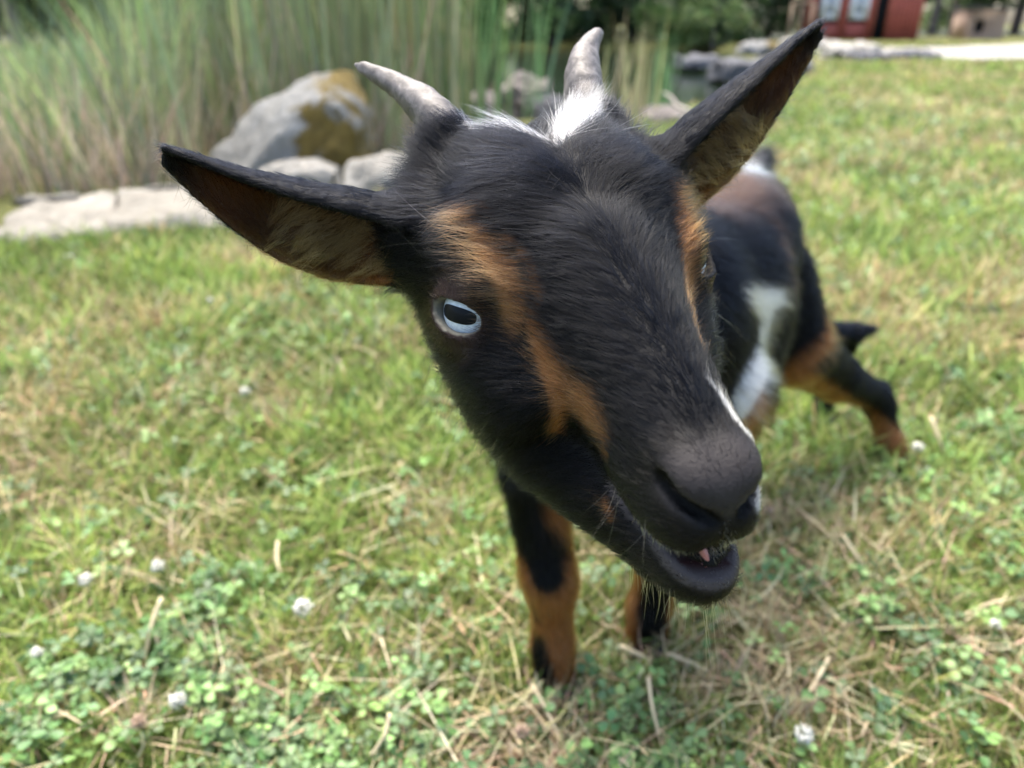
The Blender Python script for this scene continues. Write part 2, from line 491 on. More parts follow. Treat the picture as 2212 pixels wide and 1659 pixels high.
def build_grass():
    leafm = attr_mat('grass_blades', rough=.55, transl=.35, spec=.3)
    # ---- grass
    x, y, r = sector(330000, .40, 26, math.radians(60), yoff=-.16)
    k = kerb_ok(x, y) & gravel_ok(x, y)
    x, y, r = x[k], y[k], r[k]; n = len(x)
    dry = vnoise(np.stack([x * 2.3, y * 2.3, 0 * x], 1), 21) * .55 + vnoise(np.stack([x * 9, y * 9, 0 * x], 1), 22) * .45
    s = np.clip(r / .8, .8, 99) ** .82
    base = np.stack([x, y, gz(x, y) - .004], 1)
    tus = vnoise(np.stack([x * 26, y * 26, 0 * x], 1), 25) * .6 + vnoise(np.stack([x * 60, y * 60, 0 * x], 1), 26) * .4
    h = (.024 + .026 * rng.random(n)) * np.clip(s, .9, 1.9) * (.50 + .9 * tus)
    w = (.0028 + .0026 * rng.random(n)) * s
    isdry = rng.random(n) < np.clip((dry - .36) * 2.4, .08, .85)
    cg = pick([(.185, .265, .062), (.245, .330, .080), (.335, .400, .120), (.235, .285, .092), (.130, .205, .055)], n)
    cd = pick([(.40, .33, .17), (.50, .42, .24), (.33, .25, .13), (.30, .30, .12)], n)
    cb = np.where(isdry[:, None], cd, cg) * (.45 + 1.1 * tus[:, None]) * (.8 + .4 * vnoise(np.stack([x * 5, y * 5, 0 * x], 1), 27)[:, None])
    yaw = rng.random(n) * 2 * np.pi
    V, Q, C = strip_field(base, yaw, .15 + .75 * rng.random(n) ** 1.3, h, w, .5 * rng.random(n), cb * [.28, .30, .28], cb * [1.30, 1.28, 1.2], segs=2, twist=rng.random(n) * 6.28)  # blade feet coloured darker, painting in the shade between blades
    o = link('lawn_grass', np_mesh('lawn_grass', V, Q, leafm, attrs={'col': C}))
    tag(o, 'short green and straw coloured lawn grass under and around the goat', 'grass', kind='stuff')

    # ---- lying dead blades (thatch)
    x, y, r = sector(60000, .40, 6, math.radians(60), yoff=-.16)
    k = kerb_ok(x, y); x, y, r = x[k], y[k], r[k]
    dry = vnoise(np.stack([x * 2.3, y * 2.3, 0 * x], 1), 21) * .55 + vnoise(np.stack([x * 9, y * 9, 0 * x], 1), 22) * .45
    k = rng.random(len(x)) < np.clip((dry - .28) * 2.6, .22, 1); x, y, r = x[k], y[k], r[k]; n = len(x)
    s = np.clip(r / .9, .8, 99) ** .6
    base = np.stack([x, y, gz(x, y) + .004 + .022 * rng.random(n)], 1)
    c = pick([(.50, .43, .25), (.62, .55, .36), (.42, .33, .19), (.48, .33, .22)], n)
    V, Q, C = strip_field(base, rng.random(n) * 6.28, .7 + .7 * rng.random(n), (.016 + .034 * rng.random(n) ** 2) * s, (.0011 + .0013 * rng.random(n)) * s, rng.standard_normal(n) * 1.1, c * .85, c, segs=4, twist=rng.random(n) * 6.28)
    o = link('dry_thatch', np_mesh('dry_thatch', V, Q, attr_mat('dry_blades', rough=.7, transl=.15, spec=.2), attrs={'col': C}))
    tag(o, 'dead straw coloured grass blades lying in the lawn', 'dry grass', kind='stuff')

    # ---- clover: three leaflets on a stalk
    x, y, r = sector(78000, .40, 7, math.radians(60), yoff=-.16)
    k = kerb_ok(x, y); x, y, r = x[k], y[k], r[k]
    mk = vnoise(np.stack([x * 3.1, y * 3.1, 0 * x], 1), 41) * .6 + vnoise(np.stack([x * 11, y * 11, 0 * x], 1), 42) * .4
    k = rng.random(len(x)) < np.clip((mk - .40) * 3.2, .10, .85)
    # more clover close to the camera
    k &= rng.random(len(x)) < np.interp(r, [0, .9, 2, 7], [.9, .9, .8, .5])
    x, y, r = x[k], y[k], r[k]; n = len(x)
    s = np.clip(r / 1.1, 1, 99) ** .55
    c0 = np.stack([x, y, gz(x, y) + (.006 + .028 * rng.random(n) ** .8) * np.clip(s, 1, 1.6)], 1)
    # leaf plane
    az = rng.random(n) * 6.28; tilt = .95 * rng.random(n)
    nrm = np.stack([np.sin(tilt) * np.cos(az), np.sin(tilt) * np.sin(az), np.cos(tilt)], 1)
    e1 = np.cross(nrm, [0.3, 1, .1]); e1 /= np.linalg.norm(e1, axis=1, keepdims=True); e2 = np.cross(nrm, e1)
    R = (.0048 + .0058 * rng.random(n)) * s
    # leaflet outline (length along, half width): fold a little along the midrib
    prof = np.array([(0.05, 0, 0), (.42, .34, .10), (.82, .46, .16), (1.08, .26, .08), (1.02, 0, -.02), (1.08, -.26, .08), (.82, -.46, .16), (.42, -.34, .10)])
    Vs, Cs = [], []
    col = pick([(.080, .150, .045), (.120, .215, .065), (.180, .290, .090), (.095, .165, .065), (.060, .110, .040)], n)
    for L in range(3):
        th = L * 2.0944 + rng.random(n) * .3 + az
        dx = np.cos(th)[:, None] * e1 + np.sin(th)[:, None] * e2
        dy = np.cross(nrm, dx)
        droop = (rng.random(n) * .5 - .15)[:, None]
        cc = col * (.85 + .3 * rng.random((n, 1)))
        for (a, b_, z) in prof:
            Vs.append(c0 + R[:, None] * (dx * a + dy * b_ + nrm * (z - droop * a * .6)))
            Cs.append(cc * (1.35 if (a > .5 and b_ == 0) else 1.0))
    m = len(prof)
    Vt = np.stack(Vs, 1).reshape(n, 3, m, 3); Ct = np.stack(Cs, 1).reshape(n, 3, m, 3)
    idx = np.arange(n * 3 * m).reshape(n * 3, m)
    Q = np.concatenate([idx[:, [0, 1, 2, 4]], idx[:, [0, 4, 6, 7]]]); T = np.concatenate([idx[:, [2, 3, 4]], idx[:, [4, 5, 6]]])
    cm = attr_mat('clover_leaves', rough=.45, transl=.25, spec=.4)
    o = link('clover', np_mesh('clover', Vt.reshape(-1, 3), [Q, T], cm, attrs={'col': Ct.reshape(-1, 3)}, smooth=False))
    tag(o, 'low green clover leaves growing through the lawn', 'clover', kind='stuff')

    # ---- rank grass fringe along kerb and pond
    n = 9000
    seg = [at_z(-330, 604)[:2], at_z(-20, 560)[:2], at_z(235, 539)[:2], at_z(490, 516)[:2], at_z(720, 470)[:2]]
    u = rng.random(n) * (len(seg) - 1); i = u.astype(int); f = u - i
    sg = np.array(seg); p = sg[i] * (1 - f)[:, None] + sg[i + 1] * f[:, None]
    p = p + rng.standard_normal((n, 2)) * [.02, .035] - [0, .03]
    base = np.c_[p, gz(p[:, 0], p[:, 1])]
    c = pick([(.075, .140, .030), (.11, .19, .045), (.30, .27, .12)], n, [.5, .35, .15])
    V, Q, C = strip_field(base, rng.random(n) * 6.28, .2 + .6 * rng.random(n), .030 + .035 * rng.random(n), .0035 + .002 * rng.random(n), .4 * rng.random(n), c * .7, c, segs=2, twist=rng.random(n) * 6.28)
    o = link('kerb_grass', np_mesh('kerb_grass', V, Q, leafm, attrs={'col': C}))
    tag(o, 'longer unmown grass along the front of the limestone slabs', 'grass', kind='stuff')


def build_reeds():
    rm = attr_mat('reed_leaves', rough=.5, transl=.3, spec=.35)
    def field(n, x, y, hmin, hmax, w, pal_g, dead=.3, lean=.22):
        d = rng.random(n) < dead
        base = np.stack([x, y, gz(x, y) - .02], 1)
        g = pick(pal_g, n) * (.50 + 1.0 * rng.random((n, 1)) ** 1.4); t = pick([(.50, .40, .28), (.60, .52, .36), (.40, .31, .25), (.55, .42, .36)], n)
        low = np.where(d[:, None], t, t * .38 + g * .62); top = np.where(d[:, None], t * 1.05, g)
        h = hmin + (hmax - hmin) * rng.random(n); h = np.where(d, h * (.30 + .55 * rng.random(n)), h)
        yaw = rng.random(n) * 6.28
        return strip_field(base, yaw, lean * rng.random(n) * np.where(d, 1.5, 1), h, w * (.6 + .8 * rng.random(n)) * np.where(d, .75, 1), .18 * rng.random(n), low, top, segs=5, twist=rng.standard_normal(n) * .9 - 1.57)
    pal = [(.16, .26, .08), (.22, .33, .11), (.12, .22, .11), (.32, .38, .15), (.18, .29, .14)]
    Vs, Qs, Cs, off = [], [], [], 0
    def add(V, Q, C):
        nonlocal off
        Vs.append(V); Qs.append(Q + off); Cs.append(C); off += len(V)
    # main bed behind the slabs
    n = 4900
    px = rng.random(n) * 1730 - 730; Y = 2.62 + 2.6 * rng.random(n) ** 1.1
    x = (px - 1106) / F_PX * (Y * math.cos(PITCH) + .5 * math.sin(PITCH)) ; 
    k = ~((px > 430) & (Y < 3.25) & (px < 850)); k &= ~((px > 830) & (Y < 3.2 + (px - 830) * .004)); k &= Y > np.interp(px, [-730, -330, 0, 500, 800], [2.1, 2.35, 2.55, 2.75, 3.3]) 
    x, Y = x[k], Y[k]
    hm = np.interp((x / (Y * .95)) * F_PX + 1106, [-100, 200, 420, 600], [.28, .34, .85, 1.4])
    V_, Q_, C_ = field(len(x), x, Y, 1.0, 1.4, .014, pal, .18)
    V_[:, 2] *= np.repeat(hm, 12)
    add(V_, Q_, C_)
    # broken dead stems low down along its front
    n = 2600
    px = rng.random(n) * 1250 - 330; Y = np.interp(px, [-330, 0, 250, 500, 900], [2.25, 2.35, 2.5, 2.75, 3.4]) + rng.random(n) ** 1.6 * 1.0
    x = (px - 1106) / F_PX * (Y * math.cos(PITCH) + .5 * math.sin(PITCH))
    k = ~((px > 440) & (px < 840) & (Y < 3.25)); x, Y = x[k], Y[k]
    add(*field(len(x), x, Y, .25, .75, .008, pal, .80, .38))
    o = link('reed_bed', np_mesh('reed_bed', np.concatenate(Vs), np.concatenate(Qs), rm, attrs={'col': np.concatenate(Cs)}))
    tag(o, 'dense bed of green and dry brown reeds behind the slabs and boulder', 'reeds', kind='stuff')
    # far bed along the left of the pond
    Vs, Qs, Cs, off = [], [], [], 0
    n = 2600
    Y = 5.2 + 5.5 * rng.random(n); px = rng.random(n) * 1500 - 300
    x = (px - 1106) / F_PX * (Y * .95)
    pd = pond_dist(x, Y); k = (pd > -.9) & (x < -.1); x, Y = x[k], Y[k]
    V_, Q_, C_ = field(len(x), x, Y, .75, 1.1, .018, pal, .2)
    V_[:, 2] *= np.repeat(np.interp((x / (Y * .95)) * F_PX + 1106, [-100, 350, 560, 700], [.30, .42, .9, 1.]), 12)
    add(V_, Q_, C_)
    o = link('far_reed_bed', np_mesh('far_reed_bed', np.concatenate(Vs), np.concatenate(Qs), rm, attrs={'col': np.concatenate(Cs)}))
    tag(o, 'taller reeds standing further back along the left of the pond', 'reeds', kind='stuff')
    # single clumps one can tell apart
    for px, Y, nb, hh, sp, pal_, lab in [
            (1058, 4.3, 16, 1.5, .07, [(.13, .26, .08), (.18, .30, .10)], 'tall bright green reed clump between the two horns'),
            (1158, 4.6, 12, .95, .06, [(.10, .20, .10), (.14, .25, .10)], 'short green reed clump just left of the right horn'),
            (1350, 4.5, 34, .62, .10, [(.36, .34, .17), (.30, .33, .14), (.42, .36, .20)], 'yellowish reed clump right of the right horn tip'),
            (1425, 4.8, 14, .60, .05, [(.12, .25, .10), (.16, .29, .12)], 'narrow green reed clump halfway between right horn and right ear'),
            (985, 4.1, 22, 1.2, .10, [(.34, .30, .15), (.15, .22, .08)], 'green and yellow reed clump above the dip between the horns'),
            (905, 3.9, 26, 1.5, .14, [(.12, .22, .07), (.30, .30, .14)], 'green reed clump behind the left horn')]:
        X = (px - 1106) / F_PX * (Y * math.cos(PITCH) + .2)
        n = nb
        x = rng.standard_normal(n) * sp; y = rng.standard_normal(n) * sp
        c = pick(pal_, n)
        V, Q, C = strip_field(np.stack([x, y, 0 * x], 1), rng.random(n) * 6.28, .03 + .16 * rng.random(n), hh * (.65 + .4 * rng.random(n)), .013 * (.7 + .6 * rng.random(n)), .15 * rng.random(n), c * .8 + .04, c, segs=6, twist=rng.standard_normal(n) * .6 - 1.57)
        o = link('reed_clump', np_mesh('reed_clump', V, Q, rm, attrs={'col': C}))
        o.location = (X, Y, float(gz(np.array([X]), np.array([Y]))[0]) - .02)
        tag(o, lab, 'reeds', 'reed clumps at the pond edge')
    # bleached dead twig
    tw = simple_mat('dead_twig', (.50, .42, .36), .8)
    tube('dead_twig', [at_y(1500, 262, 3.9), at_y(1482, 236, 3.9), at_y(1462, 232, 3.92), at_y(1450, 210, 3.95), at_y(1432, 200, 3.97)], [.016, .013, .011, .008, .004], tw, None,
         ('pale twisted dead twig standing just above the root of the right ear', 'twig'))


def tube(name, pts, rads, mat, parent=None, lab=None, seg=8, sub=6):
    pts = np.array(pts, float); n0 = len(pts)
    t = np.linspace(0, n0 - 1, (n0 - 1) * sub + 1)
    c = np.stack([np.interp(t, np.arange(n0), pts[:, i]) for i in range(3)], 1)
    for _ in range(sub): c[1:-1] = (c[:-2] + 2 * c[1:-1] + c[2:]) / 4
    rr = np.interp(t, np.arange(n0), rads); n = len(c)
    tan = np.gradient(c, axis=0); tan /= np.linalg.norm(tan, axis=1, keepdims=True) + 1e-12
    a = np.cross(tan, [.31, .17, .93]); a /= np.linalg.norm(a, axis=1, keepdims=True) + 1e-12; b = np.cross(tan, a)
    th = np.linspace(0, 2 * np.pi, seg, endpoint=False)
    V = (c[:, None] + rr[:, None, None] * (np.cos(th)[None, :, None] * a[:, None] + np.sin(th)[None, :, None] * b[:, None])).reshape(-1, 3)
    V = np.concatenate([V, [c[0]], [c[-1]]])
    F4 = np.array([(i * seg + k, i * seg + (k + 1) % seg, (i + 1) * seg + (k + 1) % seg, (i + 1) * seg + k) for i in range(n - 1) for k in range(seg)])
    F3 = np.array([(n * seg, (k + 1) % seg, k) for k in range(seg)] + [(n * seg + 1, (n - 1) * seg + k, (n - 1) * seg + (k + 1) % seg) for k in range(seg)])
    o = link(name, np_mesh(name, V, [F4, F3], mat), parent)
    if lab: tag(o, lab[0], lab[1], lab[2] if len(lab) > 2 else None)
    return o


def leaf_cloud(name, n, fn, size, cols, mat, parent=None):
    P = fn(n); n = len(P)
    a = rng.standard_normal((n, 3)); a /= np.linalg.norm(a, axis=1, keepdims=True)
    b = np.cross(a, rng.standard_normal((n, 3))); b /= np.linalg.norm(b, axis=1, keepdims=True)
    s = size * (.6 + .8 * rng.random((n, 1)))
    V = np.stack([P - a * s, P - b * s * .45, P + a * s, P + b * s * .45], 1).reshape(-1, 3)
    C = np.repeat(pick(cols, n), 4, 0)
    Q = np.arange(4 * n).reshape(n, 4)
    return link(name, np_mesh(name, V, Q, mat, attrs={'col': C}, smooth=False), parent)


def build_trees():
    lm = attr_mat('tree_leaves', rough=.6, transl=.25, spec=.3)
    bark = simple_mat('bark', (.075, .060, .055), .9, .3, 6, .02)
    barkl = simple_mat('grey_bark', (.16, .135, .135), .9, .25, 6, .02)
    def tree(px, Y, H, rad, zlow, lab, cols, nleaf=5000, trunk=.16, size=.12, bk=bark, tall=True, name='tree', cat='tree', grp='trees beyond the pond'):
        X = (px - 1106) / F_PX * (Y * math.cos(PITCH) + .2)
        root = link(name, None); root.location = (X, Y, 0)
        root.empty_display_size = .3
        tag(root, lab, cat, grp)
        rr = random.Random(int(px * 7 + Y * 13))
        seed = rr.randrange(999)
        tube('trunk', [(0, 0, -.1), (rr.uniform(-.05, .05), 0, H * .3), (rr.uniform(-.15, .15), 0, H * .65), (0, 0, H * .95)], [trunk, trunk * .8, trunk * .5, .02], bk, root, seg=10)
        lobes = []
        for i in range(16 if tall else 9):
            z = zlow + (H - zlow) * rr.random() ** 1.1
            k = (1 - .75 * max(0, (z - zlow) / (H - zlow)) ** 1.2) if tall else math.sqrt(max(.15, 1 - ((z - zlow) / (H - zlow) - .4) ** 2 * 2))
            a_ = rr.random() * 6.28; q = rad * k * rr.uniform(.35, .75)
            lobes.append((math.cos(a_) * q, math.sin(a_) * q, z, rad * rr.uniform(.32, .5) * (.6 + .4 * k)))
        lobes = np.array(lobes)
        def fn(n):
            i = rng.integers(0, len(lobes), n); L = lobes[i]
            d = rng.standard_normal((n, 3)); d /= np.linalg.norm(d, axis=1, keepdims=True)
            p = L[:, :3] + d * (L[:, 3] * (.55 + .5 * rng.random(n)))[:, None] * [1, 1, .7]
            p = p[p[:, 2] > zlow * .6]
            return p[vnoise(p * 2.2 + seed, seed) > .36]
        leaf_cloud('crown', nleaf, fn, size, cols, lm, root)
        return root
    DK = [(.018, .036, .012), (.028, .052, .016), (.040, .070, .022), (.022, .040, .020)]
    MD = [(.045, .085, .022), (.070, .120, .030), (.095, .150, .040)]
    LT = [(.09, .16, .05), (.14, .21, .07), (.18, .22, .09)]
    tree(1575, 24, 7, 2.0, .0, 'broad dark evergreen left of the red shed', DK, 9000, .22, .14)
    tree(1655, 30, 8, 2.0, .1, 'dark evergreen touching the left wall of the red shed', DK, 8000, .22, .14)
    tree(1520, 28, 7, 2.2, .2, 'dark evergreen behind the pond above the right ear', DK, 8000, .2, .14)
    tree(1400, 30, 6, 2.2, .4, 'pale green bushy tree far behind the right horn', LT + MD, 6500, .2, .14)
    tree(1455, 21, 1.35, 1.1, .0, 'low bright green shrub on the far pond bank', MD, 4200, .05, .07, tall=False, name='shrub', cat='shrub', grp='shrubs beyond the pond')
    tree(1540, 19.5, .95, .8, .0, 'small yellow green shrub right of the bright green shrub', LT, 2600, .04, .06, tall=False, name='shrub', cat='shrub', grp='shrubs beyond the pond')
    tree(1300, 24, 7, 2.2, .5, 'dark tree with bare trunk behind the tip of the right horn', DK, 7000, .16, .14)
    tree(1190, 22, 7, 2.3, .35, 'dark tree directly left of the right horn', DK + MD, 7500, .17, .14)
    tree(1075, 26, 7, 2.4, .3, 'dark evergreen above the dip between the horns', DK, 7500, .2, .14)
    tree(930, 24, 7, 2.3, .3, 'dark evergreen far behind the left horn', DK + MD, 7000, .2, .14)
    tree(760, 20, 7, 2.0, .5, 'dark tree far behind the boulder', DK, 6500, .18, .13)
    tree(600, 18, 7, 2.0, .6, 'dark bushy tree beyond the reeds above the left ear', DK + MD, 6500, .2, .12)
    tree(430, 20, 7, 1.9, .45, 'dark tree in the middle of the left background', DK, 6500, .2, .12)
    tree(110, 19, 7, 2.2, .2, 'dark evergreen in the far left background', DK, 7500, .2, .13)
    tree(47, 12.6, 6, 1.4, 1.1, 'tree with a slim greyish trunk near the left edge', DK + MD, 5500, .105, .10, bk=barkl)
    tree(-150, 17, 7, 2.2, .0, 'dark tree cut off by the left edge of the photo', DK, 6000, .2, .13)
    for i, (px, Y, tr, lab) in enumerate([(2012, 36, .16, 'slim dark tree just right of the red shed'), (2050, 38, .13, 'thin tree, second to the right of the shed'),
                                          (2105, 40, .24, 'thick dark trunk behind the brown hutch'), (2150, 37, .14, 'tree standing right behind the brown hutch'),
                                          (2190, 40, .25, 'thick trunk nearest the right edge of the photo'), (2260, 38, .2, 'tree beyond the right edge of the photo')]):
        tree(px, Y, 9, 2.3, 1.25, lab, DK + MD, 3800, tr, .16, bk=bark, grp='trees right of the shed')
    tree(2030, 46, 1.5, 2.2, .0, 'low pale green bush behind the trees right of the shed', LT, 2600, .05, .12, tall=False, name='shrub', cat='shrub', grp='shrubs beyond the pond')
    for i, (px, Y, hh, lab) in enumerate([(560, 23.0, 1.3, 'dark shrub on the far bank behind the boulder'), (700, 24.0, 1.2, 'dark shrub on the far bank above the moss patch of the boulder'),
                                     (840, 24.5, 1.3, 'dark shrub on the far bank behind the left horn'), (990, 24.2, 1.2, 'dark shrub on the far bank above the dip between the horns'),
                                     (1120, 24.5, 1.4, 'dark shrub on the far bank left of the right horn'), (1240, 24.2, 1.2, 'dark shrub on the far bank directly behind the right horn'),
                                     (1360, 23.8, 1.4, 'dark shrub on the far bank right of the right horn'), (1560, 21.5, 1.0, 'dark green shrub left of the timber frame')]):
        tree(px, Y, hh, 1.5, .0, lab, DK + MD[:1], 3600, .05, .09, tall=False, name='shrub', cat='shrub', grp='shrubs beyond the pond')
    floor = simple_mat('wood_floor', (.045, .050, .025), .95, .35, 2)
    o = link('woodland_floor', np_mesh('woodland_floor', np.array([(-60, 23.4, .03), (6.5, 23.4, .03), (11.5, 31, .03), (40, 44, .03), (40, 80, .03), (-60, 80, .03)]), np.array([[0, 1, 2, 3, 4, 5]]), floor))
    tag(o, 'dark leaf litter ground under the trees beyond the pond', kind='structure')
    # far wood closing the view, with gaps for the sky
    def fn(n):
        a = np.radians(-50 + 100 * rng.random(n)); R = 52 + 12 * rng.random(n)
        x, y = R * np.sin(a), R * np.cos(a); z = 9 * rng.random(n) ** 1.2
        p = np.stack([x, y, z], 1)
        k = vnoise(np.stack([a * 26, z * .5, 0 * a], 1), 61) > .40
        deg = np.degrees(a)
        gap = ((deg > -30.2) & (deg < -27.0) & (z < 2.2)) | ((deg > 30) & (deg < 40) & (z < 4.5) & (vnoise(np.stack([a * 60, z, 0 * a], 1), 8) > .32))
        gap |= (deg > 23.5) & (deg < 24.5)
        return p[k & ~gap]
    o = leaf_cloud('far_wood', 42000, fn, .30, DK + MD, lm)
    tag(o, 'far dark wood closing the view behind pond and shed', 'woods', kind='stuff')


def box(bmv, c, s, rot=None):
    """append box verts/faces to lists"""
    V, Fc = bmv
    b0 = len(V)
    for dx in (-.5, .5):
        for dy in (-.5, .5):
            for dz in (-.5, .5):
                V.append((c[0] + dx * s[0], c[1] + dy * s[1], c[2] + dz * s[2]))
    for f in [(0, 1, 3, 2), (4, 6, 7, 5), (0, 4, 5, 1), (2, 3, 7, 6), (0, 2, 6, 4), (1, 5, 7, 3)]: Fc.append([b0 + i for i in f])


def boxes(name, lst, mat, parent=None):
    V, Fc = [], []
    for c, s in lst: box((V, Fc), c, s)
    me = np_mesh(name, np.array(V), np.array(Fc), mat, smooth=False)
    return link(name, me, parent)


def build_shed():
    red = simple_mat('red_boards', (.40, .095, .070), .7, .18, 3)
    white = simple_mat('white_paint', (.75, .75, .76), .5, .04)
    dark = simple_mat('interior_shade', (.012, .014, .018), .9)  # near-black colour stands in for the shade inside the openings
    roofm = simple_mat('roof_felt', (.06, .06, .065), .9)
    p0 = at_z(1737, 80); Y0 = 26.5
    a = at_y(1737, 84, Y0 + 1.2); b_ = at_y(1983, 74, Y0 + .4)
    L = math.hypot(b_[0] - a[0], b_[1] - a[1]); ang = math.atan2(b_[1] - a[1], b_[0] - a[0])
    root = link('shed', None); root.location = (a[0], a[1], 0); root.rotation_euler = (0, 0, ang)
    tag(root, 'red wooden shed with white framed windows and a dark open door', 'shed')
    H = 2.3; D = 2.4
    u = lambda px: (px - 1737) / (1990 - 1737) * L
    d0, d1 = u(1889) - .02, u(1913)
    # walls of vertical boards
    bw = .14; k = 0; x = 0
    me = None
    while x < L - .01:
        w = min(bw, L - x)
        cx = x + w / 2
        if not (d0 < cx < d1):
            hit = [wx for wx in ((u(1763), u(1805)), (u(1828), u(1871))) if wx[0] - .02 < cx < wx[1] + .02]
            if hit:
                boxes('board', [((cx, .02 * (k % 2) * .5, .24), (w - .008, .03, .52))], red, root)
                boxes('board', [((cx, .02 * (k % 2) * .5, 1.95), (w - .008, .03, .7))], red, root)
            else:
                bb = boxes('board', [((cx, .02 * (k % 2) * .5, H / 2 - .01), (w - .008, .03, H))], red, root)
        else:
            boxes('board', [((cx, 0, 2.05), (w - .008, .03, .5))], red, root)
        x += bw; k += 1
    boxes('side_wall', [((.02, D / 2 + .03, H / 2), (.04, D - .06, H))], red, root)
    boxes('side_wall', [((L - .02, D / 2 + .03, H / 2), (.04, D - .06, H))], red, root)
    boxes('back_wall', [((L / 2, D, H / 2), (L, .04, H))], red, root)
    boxes('shade_backing', [((L / 2, .34, H / 2), (L - .1, .02, H - .1))], dark, root)  # near-black sheet, the shade behind the open door as colour
    ro = [((L / 2, D / 2, H + .06), (L + .5, D + .6, .10))]
    boxes('roof', ro, roofm, root)
    boxes('corner_board', [((.03, -.035, H / 2), (.09, .03, H))], red, root)
    trim = simple_mat('red_trim', (.36, .09, .05), .7)
    for bx in [((d0 - .04, -.03, .9), (.07, .04, 1.8)), ((d1 + .04, -.03, .9), (.07, .04, 1.8)), (((d0 + d1) / 2, -.03, 1.84), (d1 - d0 + .15, .04, .07))]:
        boxes('door_post', [bx], trim, root)
    pane = new_mat('window_glass'); pm, nt, b = pane
    b.inputs['Base Color'].default_value = (.42, .50, .60, 1); b.inputs['Roughness'].default_value = .1
    for x0, x1 in ((u(1763), u(1805)), (u(1828), u(1871))):
        cx = (x0 + x1) / 2; w = x1 - x0; z0, z1 = .62, 1.55; f = .17
        fr = boxes('window', [((cx, .012, (z0 + z1) / 2), (w - 2 * f, .01, z1 - z0 - 2 * f))], pm, root)
        for bx in [((x0 + f / 2, -.03, (z0 + z1) / 2), (f, .05, z1 - z0)), ((x1 - f / 2, -.03, (z0 + z1) / 2), (f, .05, z1 - z0)),
                   ((cx, -.03, z0 + f / 2), (w - 2 * f, .05, f)), ((cx, -.03, z1 - f / 2), (w - 2 * f, .05, f)),
                   ((cx, -.025, (z0 + z1) / 2), (.06, .035, z1 - z0 - 2 * f)), ((cx, -.027, (z0 + z1) / 2), (w - 2 * f, .030, .05))]:
            boxes('frame_bar', [bx], white, fr)
    # timber frame left of the shed
    wood = simple_mat('bare_timber', (.30, .22, .15), .8)
    q = at_y(1703, 80, 25)
    r2 = link('timber_frame', None); r2.location = (q[0], 25, 0); tag(r2, 'open frame of bare timber posts left of the shed', 'timber frame')
    for dx in (0, .62): boxes('post', [((dx, 0, .50), (.08, .08, 1.06))], wood, r2)
    boxes('post', [((.3, 0, .50), (.05, .05, .98))], wood, r2)
    boxes('rail', [((.31, 0, 1.06), (.72, .07, .07))], wood, r2)
    # hutch on the right
    tan_ = simple_mat('hutch_boards', (.34, .24, .18), .8)
    q = at_y(2085, 74, 28)
    r3 = link('hutch', None); r3.location = (q[0], 28, 0); tag(r3, 'small pale brown wooden hutch with a dark opening under the trees', 'hutch')
    for k in range(9):
        z = .05 + k * .10
        if k in (2, 3, 4, 5): [boxes('board', [bx], tan_, r3) for bx in (((.12, 0, z), (.24, .03, .092)), ((.93, 0, z), (.74, .03, .092)))]
        else: boxes('board', [((.65, 0, z), (1.3, .03, .092))], tan_, r3)
    boxes('side_board', [((.015, .5, .45), (.03, .96, .9))], tan_, r3)
    boxes('side_board', [((1.285, .5, .45), (.03, .96, .9))], tan_, r3)
    boxes('shade_backing', [((.65, .3, .45), (1.2, .02, .86))], dark, r3)  # near-black sheet painted as the shade in the hutch opening
    boxes('roof', [((.65, .45, .97), (1.5, 1.2, .05))], roofm, r3)


